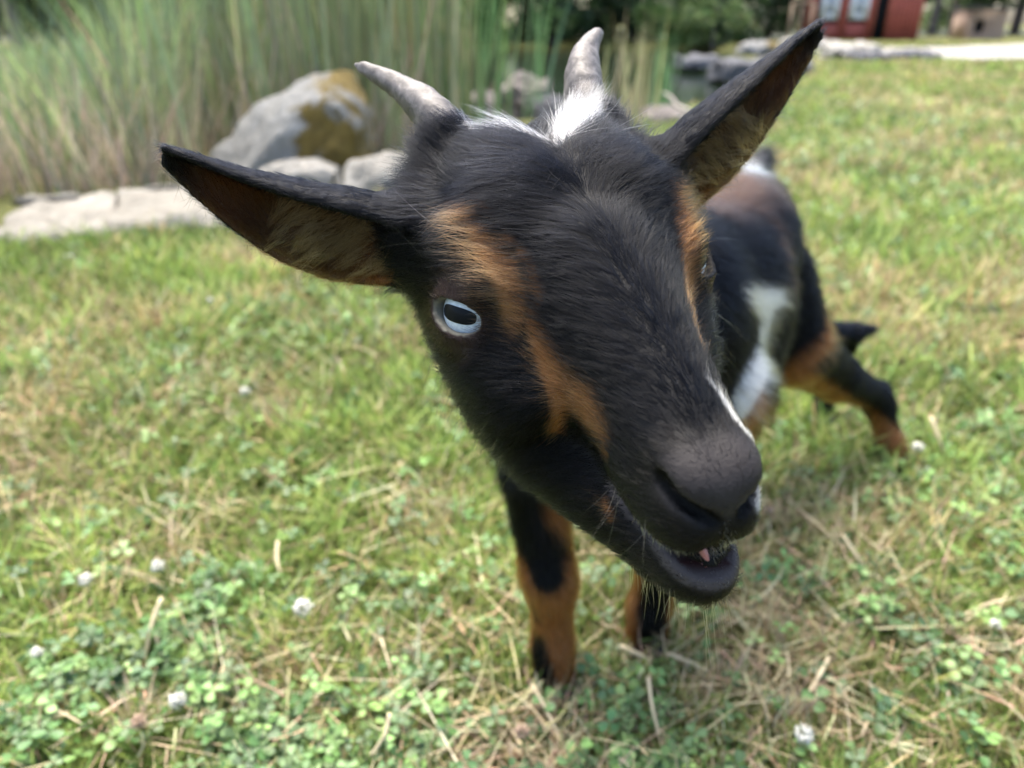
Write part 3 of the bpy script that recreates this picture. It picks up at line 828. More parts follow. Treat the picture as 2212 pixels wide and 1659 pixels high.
def build_flowers():
    petal = attr_mat('clover_petals', rough=.6, transl=.3)
    stem = simple_mat('flower_stem', (.10, .19, .05), .6)
    spots = [(185, 1255, .0085, 'white clover flower low at the left, in front of the smaller left group'), (342, 1224, .0080, 'white clover flower right of the far left one'),
             (655, 1314, .0105, 'ragged white clover flower in the lawn left of the front leg'), (383, 1515, .0088, 'white clover head on a stalk in the lower left'),
             (1735, 1588, .0092, 'bright white clover flower at the bottom right'), (529, 846, .0085, 'white clover flower in the middle of the left lawn'),
             (150, 556, .0110, 'white clover flower just before the limestone slab at the left'), (1983, 968, .0090, 'white clover flower beside the hind foot'),
             (1128, 1582, .0070, 'small pinkish clover flower below the front hoof'),
             (1888, 345, .0140, 'faint white clover flower in the far right lawn'), (2150, 1350, .0060, 'small clover flower near the right edge'),
             (80, 1410, .0060, 'small pale clover flower at the left edge of the lawn'), (1660, 1105, .0080, 'withered pinkish clover flower right of the goat mouth'),
             (300, 1560, .0075, 'brownish clover head lowest in the left corner'), (455, 650, .0080, 'tiny white clover flower below the left ear')]
    for i, (px, py, R, lab) in enumerate(spots):
        R *= .86
        zc = .034 + .008 * (i % 3)
        p = at_z(px, py, zc)
        root = link('clover_flower', None); root.location = (p[0], p[1], 0); root.empty_display_size = .02
        tag(root, lab, 'flower', 'white clover flowers in the lawn')
        tube('stem', [(.004, .003, -.002), (.002, 0, zc * .5), (0, 0, zc)], [.0008, .0007, .0007], stem, root, seg=6, sub=3)
        n = 70
        d = rng.standard_normal((n, 3)); d[:, 2] = d[:, 2] * .9 + .25; d /= np.linalg.norm(d, axis=1, keepdims=True)
        side = np.cross(d, rng.standard_normal((n, 3))); side /= np.linalg.norm(side, axis=1, keepdims=True)
        o_ = np.cross(d, side)
        ln = R * (.65 + .55 * rng.random((n, 1))); wd = R * .20
        c = np.array([0, 0, zc])
        a = c + d * R * .25
        V = np.stack([a, a + d * ln * .45 + side * wd, a + d * ln * .78 + o_ * wd * .3, a + d * ln * .45 - side * wd, a + d * ln * .45 - o_ * wd * .8], 1).reshape(-1, 3)
        idx = np.arange(5 * n).reshape(n, 5)
        T = np.concatenate([idx[:, [0, 1, 4]], idx[:, [1, 2, 4]], idx[:, [2, 3, 4]], idx[:, [3, 0, 4]], idx[:, [0, 2, 1]], idx[:, [0, 3, 2]]])
        base = np.array([.85, .84, .76]) if i not in (8, 12, 13) else np.array([.50, .36, .26])
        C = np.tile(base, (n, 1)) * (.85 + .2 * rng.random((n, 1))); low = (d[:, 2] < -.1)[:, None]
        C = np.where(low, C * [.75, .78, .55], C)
        link('flower_head', np_mesh('flower_head', V, T, petal, attrs={'col': np.repeat(C, 5, 0)}, smooth=False), root)
    # single straws one can pick out
    st = simple_mat('straw', (.52, .43, .27), .7, .2, 60)
    def g(px, py, z): return at_z(px, py, z)
    straws = [([(842, 1540, .055), (835, 1585, .045), (805, 1630, .03), (765, 1662, .012)], .0016, 'pale curved straw at the bottom edge left of centre'),
              ([(1400, 1462, .05), (1408, 1530, .038), (1428, 1600, .02), (1438, 1665, .01)], .0014, 'thin upright straw below the chin at the bottom edge'),
              ([(350, 1290, .045), (325, 1350, .03), (312, 1440, .006)], .0020, 'forked dry stalk in the left lawn, its left prong'),
              ([(335, 1368, .03), (345, 1400, .02), (352, 1440, .008)], .0016, 'forked dry stalk in the left lawn, its right prong'),
              ([(5, 1520, .03), (30, 1545, .025), (55, 1558, .016)], .0016, 'dry stalk at the left edge near the bottom'),
              ([(150, 1540, .018), (90, 1560, .02), (50, 1585, .018)], .0022, 'thick pale straw lying at the lower left'),
              ([(1340, 1395, .030), (1380, 1415, .030), (1410, 1430, .018)], .0022, 'bent straw lying under the left front leg'),
              ([(1440, 1412, .024), (1490, 1430, .026), (1530, 1450, .022)], .0020, 'short yellow straw right of the left front leg'),
              ([(1820, 1155, .05), (1850, 1200, .04), (1880, 1245, .02)], .0016, 'curved straw standing right of the goat chin'),
              ([(1790, 1420, .03), (1765, 1470, .03), (1730, 1520, .02)], .0018, 'dry stalk in the lower right lawn'),
              ([(1150, 1480, .035), (1185, 1540, .03), (1215, 1610, .016)], .0015, 'pale straw crossing in front of the front hoof'),
              ([(1100, 1600, .03), (1105, 1662, .012)], .0013, 'short straw at the bottom edge below the front leg'),
              ([(2010, 900, .06), (2030, 950, .04), (2040, 985, .02)], .0022, 'withered stalk right of the hind foot'),
              ([(600, 1170, .035), (596, 1205, .03), (606, 1240, .02)], .0018, 'hooked yellow straw in the middle of the left lawn'),
              ([(2080, 1330, .02), (2140, 1300, .02), (2212, 1290, .02)], .0016, 'long straw lying near the right edge')]
    for pts, r_, lab in straws:
        tube('straw', [g(*p) for p in pts], [r_, r_ * .9, r_ * .7, r_ * .5][:len(pts)], st, None, (lab, 'straw', 'single straws in the lawn'), seg=6, sub=4)
    # tufts of dry seed grass
    dm = attr_mat('dry_tuft', rough=.7, transl=.2)
    for i, (px, py, lab) in enumerate([(300, 1568, 'pinkish dry grass tuft at the lower left'), (1560, 1480, 'dry grass tuft below and right of the goat chin'), (1690, 1560, 'dry grass tuft left of the bottom right flower'),
                                       (1185, 1545, 'dry grass tuft in front of the front hoof'), (1500, 1540, 'dry grass tuft low in the middle of the bottom edge'), (2015, 960, 'dry withered tuft beside the hind foot'),
                                       (970, 1120, 'dry grass tuft left of the front leg'), (70, 800, 'dry grass tuft at the far left of the lawn')]):
        p = at_z(px, py, .012); n = 46
        b0 = rng.standard_normal((n, 3)) * [.006, .006, 0]
        c = pick([(.50, .40, .25), (.58, .50, .33), (.45, .30, .22)], n)
        V, Q, C = strip_field(b0, rng.random(n) * 6.28, .2 + .8 * rng.random(n), .025 + .030 * rng.random(n), .0016 + .0014 * rng.random(n), .3 * rng.standard_normal(n), c * .8, c, segs=3, twist=rng.random(n) * 6.28)
        o = link('dry_tuft', np_mesh('dry_tuft', V, Q, dm, attrs={'col': C})); o.location = (p[0], p[1], 0)
        tag(o, lab, 'dry grass', 'dry tufts in the lawn')


build_ground()
build_stones()
build_reeds()
build_trees()
build_shed()
build_grass()
build_flowers()
print('setting done', round(time.time() - T0, 1))
# ------------------------------------------------------------------ THE GOAT
# The head is modelled in its own symmetric frame (x: goat's right, y: towards the nose, z: up out of the
# forehead), then posed in the world; the rest of the body is laid out in the world.
_c, _s = math.cos(PITCH), math.sin(PITCH)
AX = np.array([[1, 0, 0], [0, -_s, _c], [0, -_c, -_s]])
HR = np.array([[-0.9531084668299635, 0.29550103963847635, -0.06529460949874498],
               [0.2489928363513764, 0.6430829054443219, -0.724187091966527],
               [-0.17200819138259288, -0.706486738939815, -0.6865054040569812]])
HT = np.array([0.0255, -0.0347, 0.2567])
_t = math.radians(3)
HR0 = HR
HR = HR @ np.array([[math.cos(_t), 0, -math.sin(_t)], [0, 1, 0], [math.sin(_t), 0, math.cos(_t)]])
HM = AX @ HR                                    # head frame -> world
HO = CAM + AX @ HT


def h2w(p): return np.asarray(p, float) @ HM.T + HO
def w2h(p): return (np.asarray(p, float) - HO) @ HM


def smin(a, b, k):
    h = np.maximum(k - np.abs(a - b), 0) / k
    return np.minimum(a, b) - h * h * k * 0.25
def smax(a, b, k): return -smin(-a, -b, k)


def cone(P, a, b, r1, r2):
    a = np.asarray(a, float); b = np.asarray(b, float)
    d = b - a
    t = np.clip(((P - a) @ d) / (d @ d), 0, 1)
    return np.linalg.norm(P - a - t[:, None] * d, axis=1) - (r1 + (r2 - r1) * t)


def ell(P, c, r, M=None):
    q = P - np.asarray(c, float)
    if M is not None: q = q @ M
    r = np.asarray(r, float)
    k0 = np.linalg.norm(q / r, axis=1)
    k1 = np.linalg.norm(q / (r * r), axis=1) + 1e-9
    return k0 * (k0 - 1) / k1


def table(rows, n=240, sm=7):
    a = np.array(rows, float)
    y = np.linspace(a[0, 0], a[-1, 0], n)
    out = [y]
    ker = np.hanning(2 * sm + 1); ker /= ker.sum()
    for c in range(1, a.shape[1]):
        v = np.interp(y, a[:, 0], a[:, c])
        v = np.convolve(np.pad(v, sm, mode='reflect', reflect_type='odd'), ker, mode='valid')
        out.append(v)
    return out


def loft(P, tb, n=2.3, lower=1.0):
    y = P[:, 1]
    top = np.interp(y, tb[0], tb[1]); bot = np.interp(y, tb[0], tb[2]); w = np.interp(y, tb[0], tb[3])
    c = (top + bot) / 2; h = (top - bot) / 2
    z = (P[:, 2] - c) / h
    ww = w * (1 - (1 - lower) * np.clip(-z, 0, 1.2) ** 1.3)
    q = ((np.abs(P[:, 0]) / ww) ** n + np.abs(z) ** n) ** (1 / n)
    d = (q - 1) * np.minimum(w, h)
    over = np.maximum(tb[0][0] - y, 0) + np.maximum(y - tb[0][-1], 0)
    return np.where(over > 0, np.maximum(d, 0) + over, d)


SKULL = table([
    (-.108, -.014, -.034, .010), (-.100, -.002, -.044, .024), (-.080, .014, -.054, .037), (-.060, .0270, -.056, .0425),
    (-.040, .0330, -.052, .0430), (-.020, .0325, -.046, .0420), (0, .0290, -.041, .038), (.018, .0240, -.038, .0298),
    (.040, .0180, -.034, .0228), (.060, .0130, -.029, .0186), (.076, .0090, -.025, .0172), (.087, .0060, -.022, .0155),
    (.096, .0000, -.018, .0110), (.101, -.006, -.013, .005)])
JAW = table([
    (-.080, -.042, -.060, .018), (-.060, -.026, -.082, .036), (-.034, -.020, -.088, .0445), (-.005, -.024, -.085, .0425),
    (.025, -.027, -.0775, .0345), (.052, -.029, -.0670, .0245), (.074, -.027, -.0570, .0175), (.089, -.028, -.0525, .0130),
    (.098, -.029, -.0465, .0080), (.101, -.031, -.040, .004)])

EYE_DIR = np.array([.74, .52, .42]); EYE_DIR /= np.linalg.norm(EYE_DIR)
EYE_R = 0.0112
EYE_SURF = np.array([.0466, .0000, .0000])
EYE_C = EYE_SURF - EYE_DIR * EYE_R
EYE_DZ = .0022                                  # the kid's eyes do not sit quite level
# in-plane axes of the eye opening: 'long' runs from the front corner to the back corner
_l = np.array([.755, -.975, -.124]); _l -= EYE_DIR * (_l @ EYE_DIR); EYE_L = _l / np.linalg.norm(_l)
EYE_U = np.cross(EYE_DIR, EYE_L)
if EYE_U[2] < 0: EYE_U = -EYE_U

# ears: axis base -> mid -> tip, opening direction, arc radius along the ear
def ear_frame(side):
    # each ear is held a little differently
    if side > 0:
        a = np.array([.044, -.050, .002]); m = np.array([.087, -.060, .013]); b = np.array([.1275, -.067, .043])
    else:
        a = np.array([.044, -.050, .002]); m = np.array([.083, -.059, .016]); b = np.array([.1265, -.067, .044])
    o = HR.T @ np.array([0.08, 0.76, -0.65])
    if side < 0:
        o = HR.T @ np.array([0.50, 0.57, -0.65]); o[0] *= -1
    flip = np.array([side, 1, 1])
    a2, m, b = [(HR.T @ (HR0 @ (p * flip))) * flip for p in (a, m, b)]
    return a * .5 + a2 * .5, m, b, o


EARS = {s: ear_frame(s) for s in (1, -1)}
ER = table([(0, .0165, 1.9), (.15, .0175, 1.75), (.35, .0185, 1.6), (.55, .0165, 1.5), (.75, .0120, 1.35), (.9, .0080, 1.15), (1, .0042, .9)], sm=10)


def ear_coords(P, side):
    """P in the mirrored head frame of that side. returns s, v (width), w (depth, + towards the opening)"""
    a, m, b, o = EARS[side]
    u = b - a; L = np.linalg.norm(u); u = u / L
    o = o - u * (o @ u); o /= np.linalg.norm(o)
    v = np.cross(u, o)
    if v[2] < 0: v = -v
    q = P - a
    s = q @ u / L
    mm = m - a; off = mm - u * (mm @ u); sm_ = (mm @ u) / L
    amp = 1 / (sm_ * (1 - sm_))
    bow = np.clip(s, 0, 1) * (1 - np.clip(s, 0, 1)) * amp
    q = q - bow[:, None] * off
    return s, q @ v, q @ o, L, (u, v, o)


def sd_ear(P, side):
    s, v, w, L, _ = ear_coords(P, side)
    sc = np.clip(s, 0, 1)
    R = np.interp(sc, ER[0], ER[1]) * (.95 if side > 0 else .88); phi = np.interp(sc, ER[0], ER[2])
    # arc: circle of radius R about (0, R*0.55), back of the shell at w = -R*0.45
    wc = w - R * 0.45
    ang = np.arctan2(v, -wc)
    angc = np.clip(ang, -phi * 1.0, phi * 1.12)
    pv = R * np.sin(angc); pw = -R * np.cos(angc)
    d2 = np.hypot(v - pv, wc - pw)
    over = np.maximum(s - 1, 0) * L + np.maximum(-s, 0) * L
    th = 0.0021 - 0.0006 * sc
    return np.hypot(d2, over) - th


def sd_head(Pw):
    P0 = w2h(Pw)
    P = P0.copy(); sx = P0[:, 0]; P[:, 0] = np.abs(P[:, 0])
    sk = loft(P, SKULL, 2.25, 0.86)
    # forehead dome, brow ridge, cheek bone, cheek
    d = smin(sk, ell(P, (.012, -.040, .014), (.026, .034, .0215)), .012)
    d = smin(d, cone(P, (.026, -.072, .012), (.0295, -.0765, .0215), .016, .0115), .010)     # horn bud
    d = smin(d, cone(P, (.034, -.020, .012), (.0360, .000, .007), .010, .0060), .012)
    d = smin(d, cone(P, (.038, -.012, -.016), (.026, .030, -.020), .009, .006), .014)
    d = smin(d, cone(P, (.032, -.048, -.012), (.044, -.048, -.004), .020, .017), .012)       # ear root
    d = smin(d, cone(P, (.031, -.074, .014), (.046, -.052, .006), .0125, .0130), .012)
    d = smin(d, ell(P, (.0405, -.030, -.014), (.0125, .026, .024)), .014)                    # temple
    d = smin(d, ell(P, (.0325, .000, -.032), (.0125, .030, .020)), .020)                     # below the eye
    # the bridge of the nose is a soft ridge
    d = smin(d, cone(P, (0, .010, .0155), (0, .070, .001), .0115, .0085), .012)
    # muzzle: lip pads, nose pad, wings
    d = smin(d, ell(P, (.0062, .0880, -.0125), (.0082, .0140, .0108)), .004)
    d = smin(d, ell(P, (0, .0905, -.0130), (.0060, .0108, .0110)), .003)
    d = smin(d, ell(P, (.0075, .0745, -.0165), (.0098, .0210, .0115)), .007)
    d = smin(d, ell(P, (0, .0895, -.0010), (.0100, .0105, .0080)), .006)
    d = smin(d, ell(P, (.0070, .0865, .0020), (.0064, .0110, .0056)), .005)
    jaw = loft(P, JAW, 2.4, 0.95)
    jaw = smin(jaw, ell(P, (0, .0935, -.0340), (.0110, .0128, .0118)), .006)
    # mouth gap: separates lips, blended again behind the corner
    dj = smin(d, jaw, .012)
    t = sstep(.062, .075, P[:, 1])
    d = dj * (1 - t) + smin(d, jaw, .0035) * t
    # orbit + lids
    P_ = P; P = P + np.stack([0 * sx, 0 * sx, np.sign(sx) * EYE_DZ], 1)
    eb = np.linalg.norm(P - EYE_C, axis=1)
    d = smin(d, eb - (EYE_R + .0013), .009)
    q = P - EYE_C
    ql, qu, qd = q @ EYE_L, q @ EYE_U, q @ EYE_DIR
    # almond opening: wider above, pointed towards the front corner
    a_, bu, bl = .0103, .0049, .0061
    e = np.sqrt((ql / a_) ** 2 + np.where(qu > 0, qu / bu, qu / bl) ** 2)
    lid = np.hypot((e - 1.10) * .0088, eb - (EYE_R + .0012)) - .0013
    lid = np.where(qd > 0, lid, 1.0)
    d = smin(d, lid, .003)
    hole = np.maximum((e - 1) * .0085, -qd)
    d = smax(d, -hole, .0012)
    # tear groove under the front corner
    d = smax(d, -cone(P, EYE_SURF + [-.0035, .013, -.001], EYE_SURF + [-.010, .022, -.004], .0018, .0008), .004)
    P = P_
    # nostril: comma-shaped slit
    nz = np.minimum(cone(P, (.0143, .0880, .0010), (.0105, .0945, -.0022), .0024, .0026), cone(P, (.0105, .0945, -.0022), (.0036, .1010, -.0058), .0026, .0015))
    d = smax(d, -nz, .0009)
    # philtrum
    d = smax(d, -cone(P, (0, .1015, -.0045), (0, .1045, -.0170), .0009, .0006), .0018)
    # mouth slit, open a little at the front
    m = np.minimum(cone(P, (.0205, .0710, -.0285), (.0160, .0860, -.0265), .0007, .0011), cone(P, (.0160, .0860, -.0265), (.0105, .0975, -.0250), .0011, .0020))
    cav = ell(P, (0, .0890, -.0275), (.0098, .0165, .0017))
    d = smax(d, -np.minimum(m, cav), .0020)
    far = np.abs(P[:, 0]) > .034
    if far.any():
        for s in (1, -1):
            k = far & (sx * s > 0)
            if k.any():
                d[k] = smin(d[k], sd_ear(P[k], s), .007)
    return d


# body, in the world
B = dict(
    neck0=h2w((0, -.070, -.022)), neck1=np.array([.050, .425, .345]), neck2=np.array([.088, .492, .290]),
    wither=np.array([.098, .505, .316]), rib=np.array([.152, .600, .285]), loin=np.array([.190, .675, .308]), pelvis=np.array([.222, .735, .318]),
    chest=np.array([.078, .470, .235]),
    tail0=np.array([.240, .772, .350]), tail1=np.array([.268, .815, .372]))
LEGS = [  # (name, [(point, radius)...])
    ('fr', [((.050, .500, .255), .045), ((.018, .462, .205), .0235), ((.027, .448, .120), .0190), ((.031, .448, .105), .0170), ((.033, .448, .045), .0155), ((.035, .440, .014), .0165)]),
    ('fl', [((.150, .500, .250), .045), ((.140, .495, .190), .0270), ((.125, .490, .115), .0185), ((.124, .490, .100), .0175), ((.118, .490, .045), .0165), ((.117, .484, .014), .0175)]),
    ('hl', [((.243, .695, .272), .048), ((.285, .690, .205), .036), ((.360, .745, .145), .024), ((.438, .800, .095), .0155), ((.450, .802, .080), .0145), ((.468, .795, .035), .0135), ((.478, .788, .014), .0155)]),
    ('hr', [((.205, .745, .270), .052), ((.262, .780, .205), .034), ((.355, .840, .160), .018), ((.440, .890, .140), .0110), ((.440, .898, .120), .0100), ((.424, .895, .035), .0100), ((.418, .885, .014), .0140)]),
]


def sd_body(P):
    d = cone(P, B['neck0'], B['neck1'], .038, .050)
    d = smin(d, cone(P, B['neck1'], B['neck2'], .050, .068), .02)
    d = smin(d, cone(P, B['wither'], B['rib'], .066, .076), .03)
    d = smin(d, cone(P, B['rib'], B['loin'], .076, .064), .03)
    d = smin(d, cone(P, B['loin'], B['pelvis'], .064, .054), .03)
    d = smin(d, cone(P, B['chest'], B['chest'] + [.07, .10, -.005], .052, .066), .03)
    d = smin(d, cone(P, B['tail0'], B['tail1'], .016, .008), .012)
    for nm, pts in LEGS:
        for (a, ra), (b, rb) in zip(pts[:-1], pts[1:]):
            d = smin(d, cone(P, a, b, ra, rb), .012)
    # hock points
    d = smin(d, cone(P, (.438, .800, .095), (.452, .812, .100), .013, .008), .008)
    d = smin(d, cone(P, (.440, .890, .140), (.470, .897, .143), .010, .005), .008)
    # cut at the ground
    return smax(d, -(P[:, 2] - .006), .004)


HEAD_C = h2w((0, -.01, -.01))


def sd_goat(P):
    r = np.linalg.norm(P - HEAD_C, axis=1)
    near = r < .19
    d = np.full(len(P), 9.0)
    body = sd_body(P)
    d[:] = body
    if near.any():
        h = sd_head(P[near])
        d[near] = smin(body[near], h, .022)
    return d


def build_goat_mesh(vox=0.0016):
    # coarse pass on 8-voxel blocks, then fine evaluation only near the surface
    bs = vox * 8
    lo = np.array([-.16, .12, .0]); hi = np.array([.56, 1.0, .60])
    ilo = np.floor(lo / bs).astype(int); ihi = np.ceil(hi / bs).astype(int)
    g = np.stack(np.meshgrid(*[np.arange(a, b) for a, b in zip(ilo, ihi)], indexing='ij'), -1).reshape(-1, 3)
    cen = (g + 0.5) * bs
    dc = np.concatenate([sd_goat(cen[i:i + 200000]) for i in range(0, len(cen), 200000)])
    act = g[np.abs(dc) < bs * 1.25]
    bgv = vox * 4
    grid = openvdb.FloatGrid(bgv)
    grid.gridClass = openvdb.GridClass.LEVEL_SET
    off = np.stack(np.meshgrid(*[np.arange(8)] * 3, indexing='ij'), -1).reshape(-1, 3)
    for i in range(0, len(act), 600):
        blk = act[i:i + 600]
        P = ((blk[:, None, :] * 8 + off[None]) * vox).reshape(-1, 3)
        v = np.clip(sd_goat(P), -bgv, bgv).astype(np.float32).reshape(len(blk), 8, 8, 8)
        for b, a in zip(blk, v):
            if a.min() < bgv and a.max() > -bgv:
                grid.copyFromArray(np.ascontiguousarray(a), ijk=tuple(int(x) * 8 for x in b))
    grid.signedFloodFill()
    pts, quads = grid.convertToQuads(0.0)
    pts = np.array(pts) * vox
    quads = np.array(quads).astype(np.int64)
    return pts, quads[:, ::-1]
# ---- colours of the coat, by place on the animal (linear rgb)
BLACK = np.array([.0017, .0020, .0032]); TAN = np.array([.27, .120, .045]); PALE = np.array([.31, .175, .080])
WHITE = np.array([.56, .55, .53]); BROWN = np.array([.085, .052, .040]); ORANGE = np.array([.27, .115, .042])


def dpoly(P, pts, dims=3):
    """signed distance to a poly-capsule; pts rows: coords..., radius"""
    pts = np.array(pts, float); best = np.full(len(P), 9.0)
    Q = P[:, :dims]
    for a, b in zip(pts[:-1], pts[1:]):
        pa, pb = a[:dims], b[:dims]; d = pb - pa
        t = np.clip(((Q - pa) @ d) / (d @ d), 0, 1)
        best = np.minimum(best, np.linalg.norm(Q - pa - t[:, None] * d, axis=1) - (a[-1] + (b[-1] - a[-1]) * t))
    return best


def mixc(c, col, m):
    return c * (1 - m[:, None]) + np.asarray(col) * m[:, None]


def regions(P):
    """P world -> head coords, ear flags"""
    h = w2h(P)
    head = np.linalg.norm(P - HEAD_C, axis=1) < .175
    sdb = sd_body(P)
    m = h.copy(); m[:, 0] = np.abs(m[:, 0])
    inhead = head & ((sdb > .004) | (h[:, 2] > -.03) | (h[:, 1] > .0))
    ear_in = np.zeros(len(P), bool); ear = np.zeros(len(P), bool); es = np.zeros(len(P)); ev = np.zeros(len(P))
    for s in (1, -1):
        k = head & (h[:, 0] * s > .036)
        if not k.any(): continue
        sc, v, w, L, fr = ear_coords(m[k], s)
        R = np.interp(np.clip(sc, 0, 1), ER[0], ER[1]) * (.95 if s > 0 else .88)
        near = (sd_ear(m[k], s) < .004) & (sc > .10)
        rr = np.hypot(v, w - R * .45)
        idx = np.where(k)[0]
        ear[idx] = near; ear_in[idx] = near & (rr < R)
        es[idx] = sc; ev[idx] = v / R
    return h, inhead, ear, ear_in, es, ev, sdb


def coat_color(P, reg=None, jit=None):
    h, inhead, ear, ear_in, es, ev, sdb = regions(P) if reg is None else reg
    n = len(P)
    c = np.tile(BLACK, (n, 1))
    j = np.zeros((n, 3)) if jit is None else jit
    q = h + j * .0008
    x, y, z = q.T
    f = lambda d, w=.0012: sstep(w, -w, d)
    # ---------------- head
    side = np.sign(h[:, 0])
    A = dpoly(q, [(.0400, -.034, .0004), (.0372, -.020, .0014), (.0340, -.004, .0028), (.0308, .007, .0036), (.0298, .0155, .0026)], 2)
    B_ = dpoly(q, [(.0330, -.026, .0002), (.0280, -.006, .0006), (.0232, .0090, .0009), (.0235, .0200, .0010)], 2)
    C_ = dpoly(q, [(.0270, .0200, .0010), (.0256, .032, .0016), (.0238, .042, .0018), (.0210, .0525, .0019), (.0195, .0600, .0010), (.0188, .066, .0003)], 2)
    mx = q * [-1, 1, 1]
    Ar = dpoly(mx, [(.0430, -.033, .0006), (.0400, -.016, .0030), (.0365, .000, .0048), (.0330, .010, .0040), (.0270, .022, .0018), (.0205, .036, .0010), (.0183, .046, .0010), (.0160, .058, .0007)], 2)
    Cr = dpoly(mx, [(.0300, .024, .0010), (.0262, .031, .0016), (.0235, .041, .0020), (.0210, .0515, .0020)], 2)
    up = (z > -.022)
    hd = inhead & ~ear
    m_ = np.where(hd & up, f(A), 0); 
    eyed = np.linalg.norm(h * [1, 1, 1] - (EYE_SURF - [0, 0, EYE_DZ]), axis=1)
    eyedr = np.linalg.norm(h * [-1, 1, 1] - (EYE_SURF + [0, 0, EYE_DZ]), axis=1)
    clear = sstep(.0105, .0125, np.minimum(eyed, eyedr))
    mott = vnoise(P * 260, 5) 
    c = mixc(c, PALE * (.80 + .4 * mott[:, None]) if False else PALE, m_ * clear)
    ring = np.where(hd & up, f(A + .0, .002) * (1 - f(A + .0028, .002)), 0)
    c = mixc(c, TAN * .8, ring * .6 * clear)
    c = mixc(c, TAN, np.where(hd & up, f(B_) * (mott > .42), 0))
    c = mixc(c, TAN, np.where(hd & (z > -.028), f(C_), 0))
    c = mixc(c, TAN, np.where(hd & up, f(np.minimum(Ar, Cr)), 0) * np.where(eyedr < .0115, 0, 1))
    # faint brown about the lids
    c = mixc(c, np.array([.035, .022, .018]), np.where(hd, sstep(.019, .012, np.minimum(eyed, eyedr)) * .7, 0))
    # white rim on the left side of the muzzle, white lip edges, tan fleck behind the mouth corner
    Wm = dpoly(q, [(-.0090, .066, .0125, .0004), (-.0118, .0730, .0085, .0018), (-.0142, .0800, .0060, .0040), (-.0150, .0865, .0020, .0058), (-.0146, .0920, -.0030, .0056), (-.0118, .0975, -.0070, .0036)])
    c = mixc(c, WHITE, np.where(hd, f(Wm, .0007), 0))
    c = mixc(c, np.array([.0065, .0060, .0062]), np.where(hd, sstep(.072, .086, y), 0) * (1 - f(Wm, .0007)))  # muzzle hair coloured greyer in place of a sky sheen
    c = mixc(c, TAN, np.where(hd, f(dpoly(q, [(.0170, .0655, -.0345, .0012), (.0170, .0705, -.0362, .0016)])), 0))
    # white tuft between the horns
    T1 = dpoly(q, [(-.0005, -.0330, .036, .0008), (-.0050, -.0400, .036, .0038), (-.0140, -.0550, .034, .0066), (-.0240, -.0700, .031, .0080)])
    T2 = dpoly(q, [(.0015, -.0380, .036, .0010), (.0085, -.0520, .035, .0020), (.0170, -.0670, .031, .0018), (.0200, -.0700, .030, .0006)])
    c = mixc(c, WHITE, np.where(hd, f(np.minimum(T1, T2), .0015), 0))
    # ---------------- ears
    k = ear_in
    ec = np.tile(BLACK * 1.3, (n, 1))
    mid = sstep(.70, .52, es + j[:, 0] * .03) * sstep(.55, .10, ev + j[:, 1] * .06)
    ec = mixc(ec, np.array([.12, .068, .030]), mid)
    ec = mixc(ec, np.array([.11, .045, .018]), sstep(.5, .75, es) * sstep(.98, .8, es) * sstep(.6, .0, ev) * .7)
    ec = mixc(ec, np.array([.26, .115, .040]), sstep(.30, .16, es) * sstep(.4, -.3, ev))
    c = np.where(k[:, None], ec, c)
    # the lower rim of the ear is brown outside as well
    k2 = ear & ~ear_in
    c = np.where(k2[:, None], mixc(c, np.array([.15, .07, .03]), sstep(-.75, -1.05, ev) * sstep(.7, .5, es) * .8), c)
    # ---------------- body
    b = ~inhead
    p = P + j * .0030
    cb = np.tile(BLACK, (n, 1))
    g = lambda d, w=.006: sstep(w, -w, d)
    cb = mixc(cb, BROWN, g(dpoly(p, [(.150, .585, .365, .018), (.1975, .649, .374, .022), (.230, .690, .362, .020), (.240, .735, .345, .016)]), .020) * .8)
    cb = mixc(cb, BROWN * [1.2, 1, .9], g(dpoly(p, [(.199, .622, .364, .003), (.215, .602, .346, .006), (.215, .572, .331, .005), (.2155, .554, .314, .003)]), .007) * .7)
    cb = mixc(cb, WHITE, g(dpoly(p, [(.205, .690, .380, .015), (.228, .735, .378, .018), (.242, .768, .366, .016)]), .005) * (p[:, 2] > .345))
    cb = mixc(cb, BLACK, g(dpoly(p, [(.250, .790, .365, .010), (.268, .815, .375, .014)]), .004))
    # legs: tan with black fronts
    leg = sstep(.150, .130, p[:, 2]) * (p[:, 1] < .60)
    cb = mixc(cb, ORANGE, leg)
    cb = mixc(cb, ORANGE * .85, g(dpoly(p, [(.045, .425, .215, .022), (.034, .443, .180, .012), (.046, .450, .150, .008)]), .005))
    fr = (p[:, 0] < .075) & (p[:, 1] < .58)
    cb = mixc(cb, BLACK, np.where(fr, g(dpoly(p, [(.002, .440, .185, .012), (.010, .436, .160, .013), (.0235, .430, .143, .0145), (.0265, .429, .132, .013)]), .003), 0))
    cb = mixc(cb, BLACK, np.where(fr, g(dpoly(p, [(.0160, .437, .100, .003), (.0170, .436, .082, .004)]), .002), 0))
    cb = mixc(cb, BLACK, np.where(fr, g(dpoly(p, [(.0190, .435, .060, .008), (.0230, .430, .035, .011), (.0240, .428, .005, .012)]), .003), 0))
    fl = (p[:, 0] >= .075) & (p[:, 1] < .56) & (p[:, 2] < .16)
    cb = mixc(cb, BLACK, np.where(fl, g(dpoly(p, [(.128, .474, .125, .015), (.118, .473, .060, .0135), (.120, .468, .010, .013)]), .003), 0))
    cb = mixc(cb, ORANGE, g(dpoly(p, [(.174, .463, .256, .012), (.166, .456, .240, .016), (.155, .470, .200, .018)]), .004))
    cb = mixc(cb, WHITE * 1.4, g(dpoly(p, [(.158, .478, .336, .008), (.186, .518, .316, .013), (.207, .542, .311, .007)]), .003))  # white brightened in the colour to offset the shade on the flank
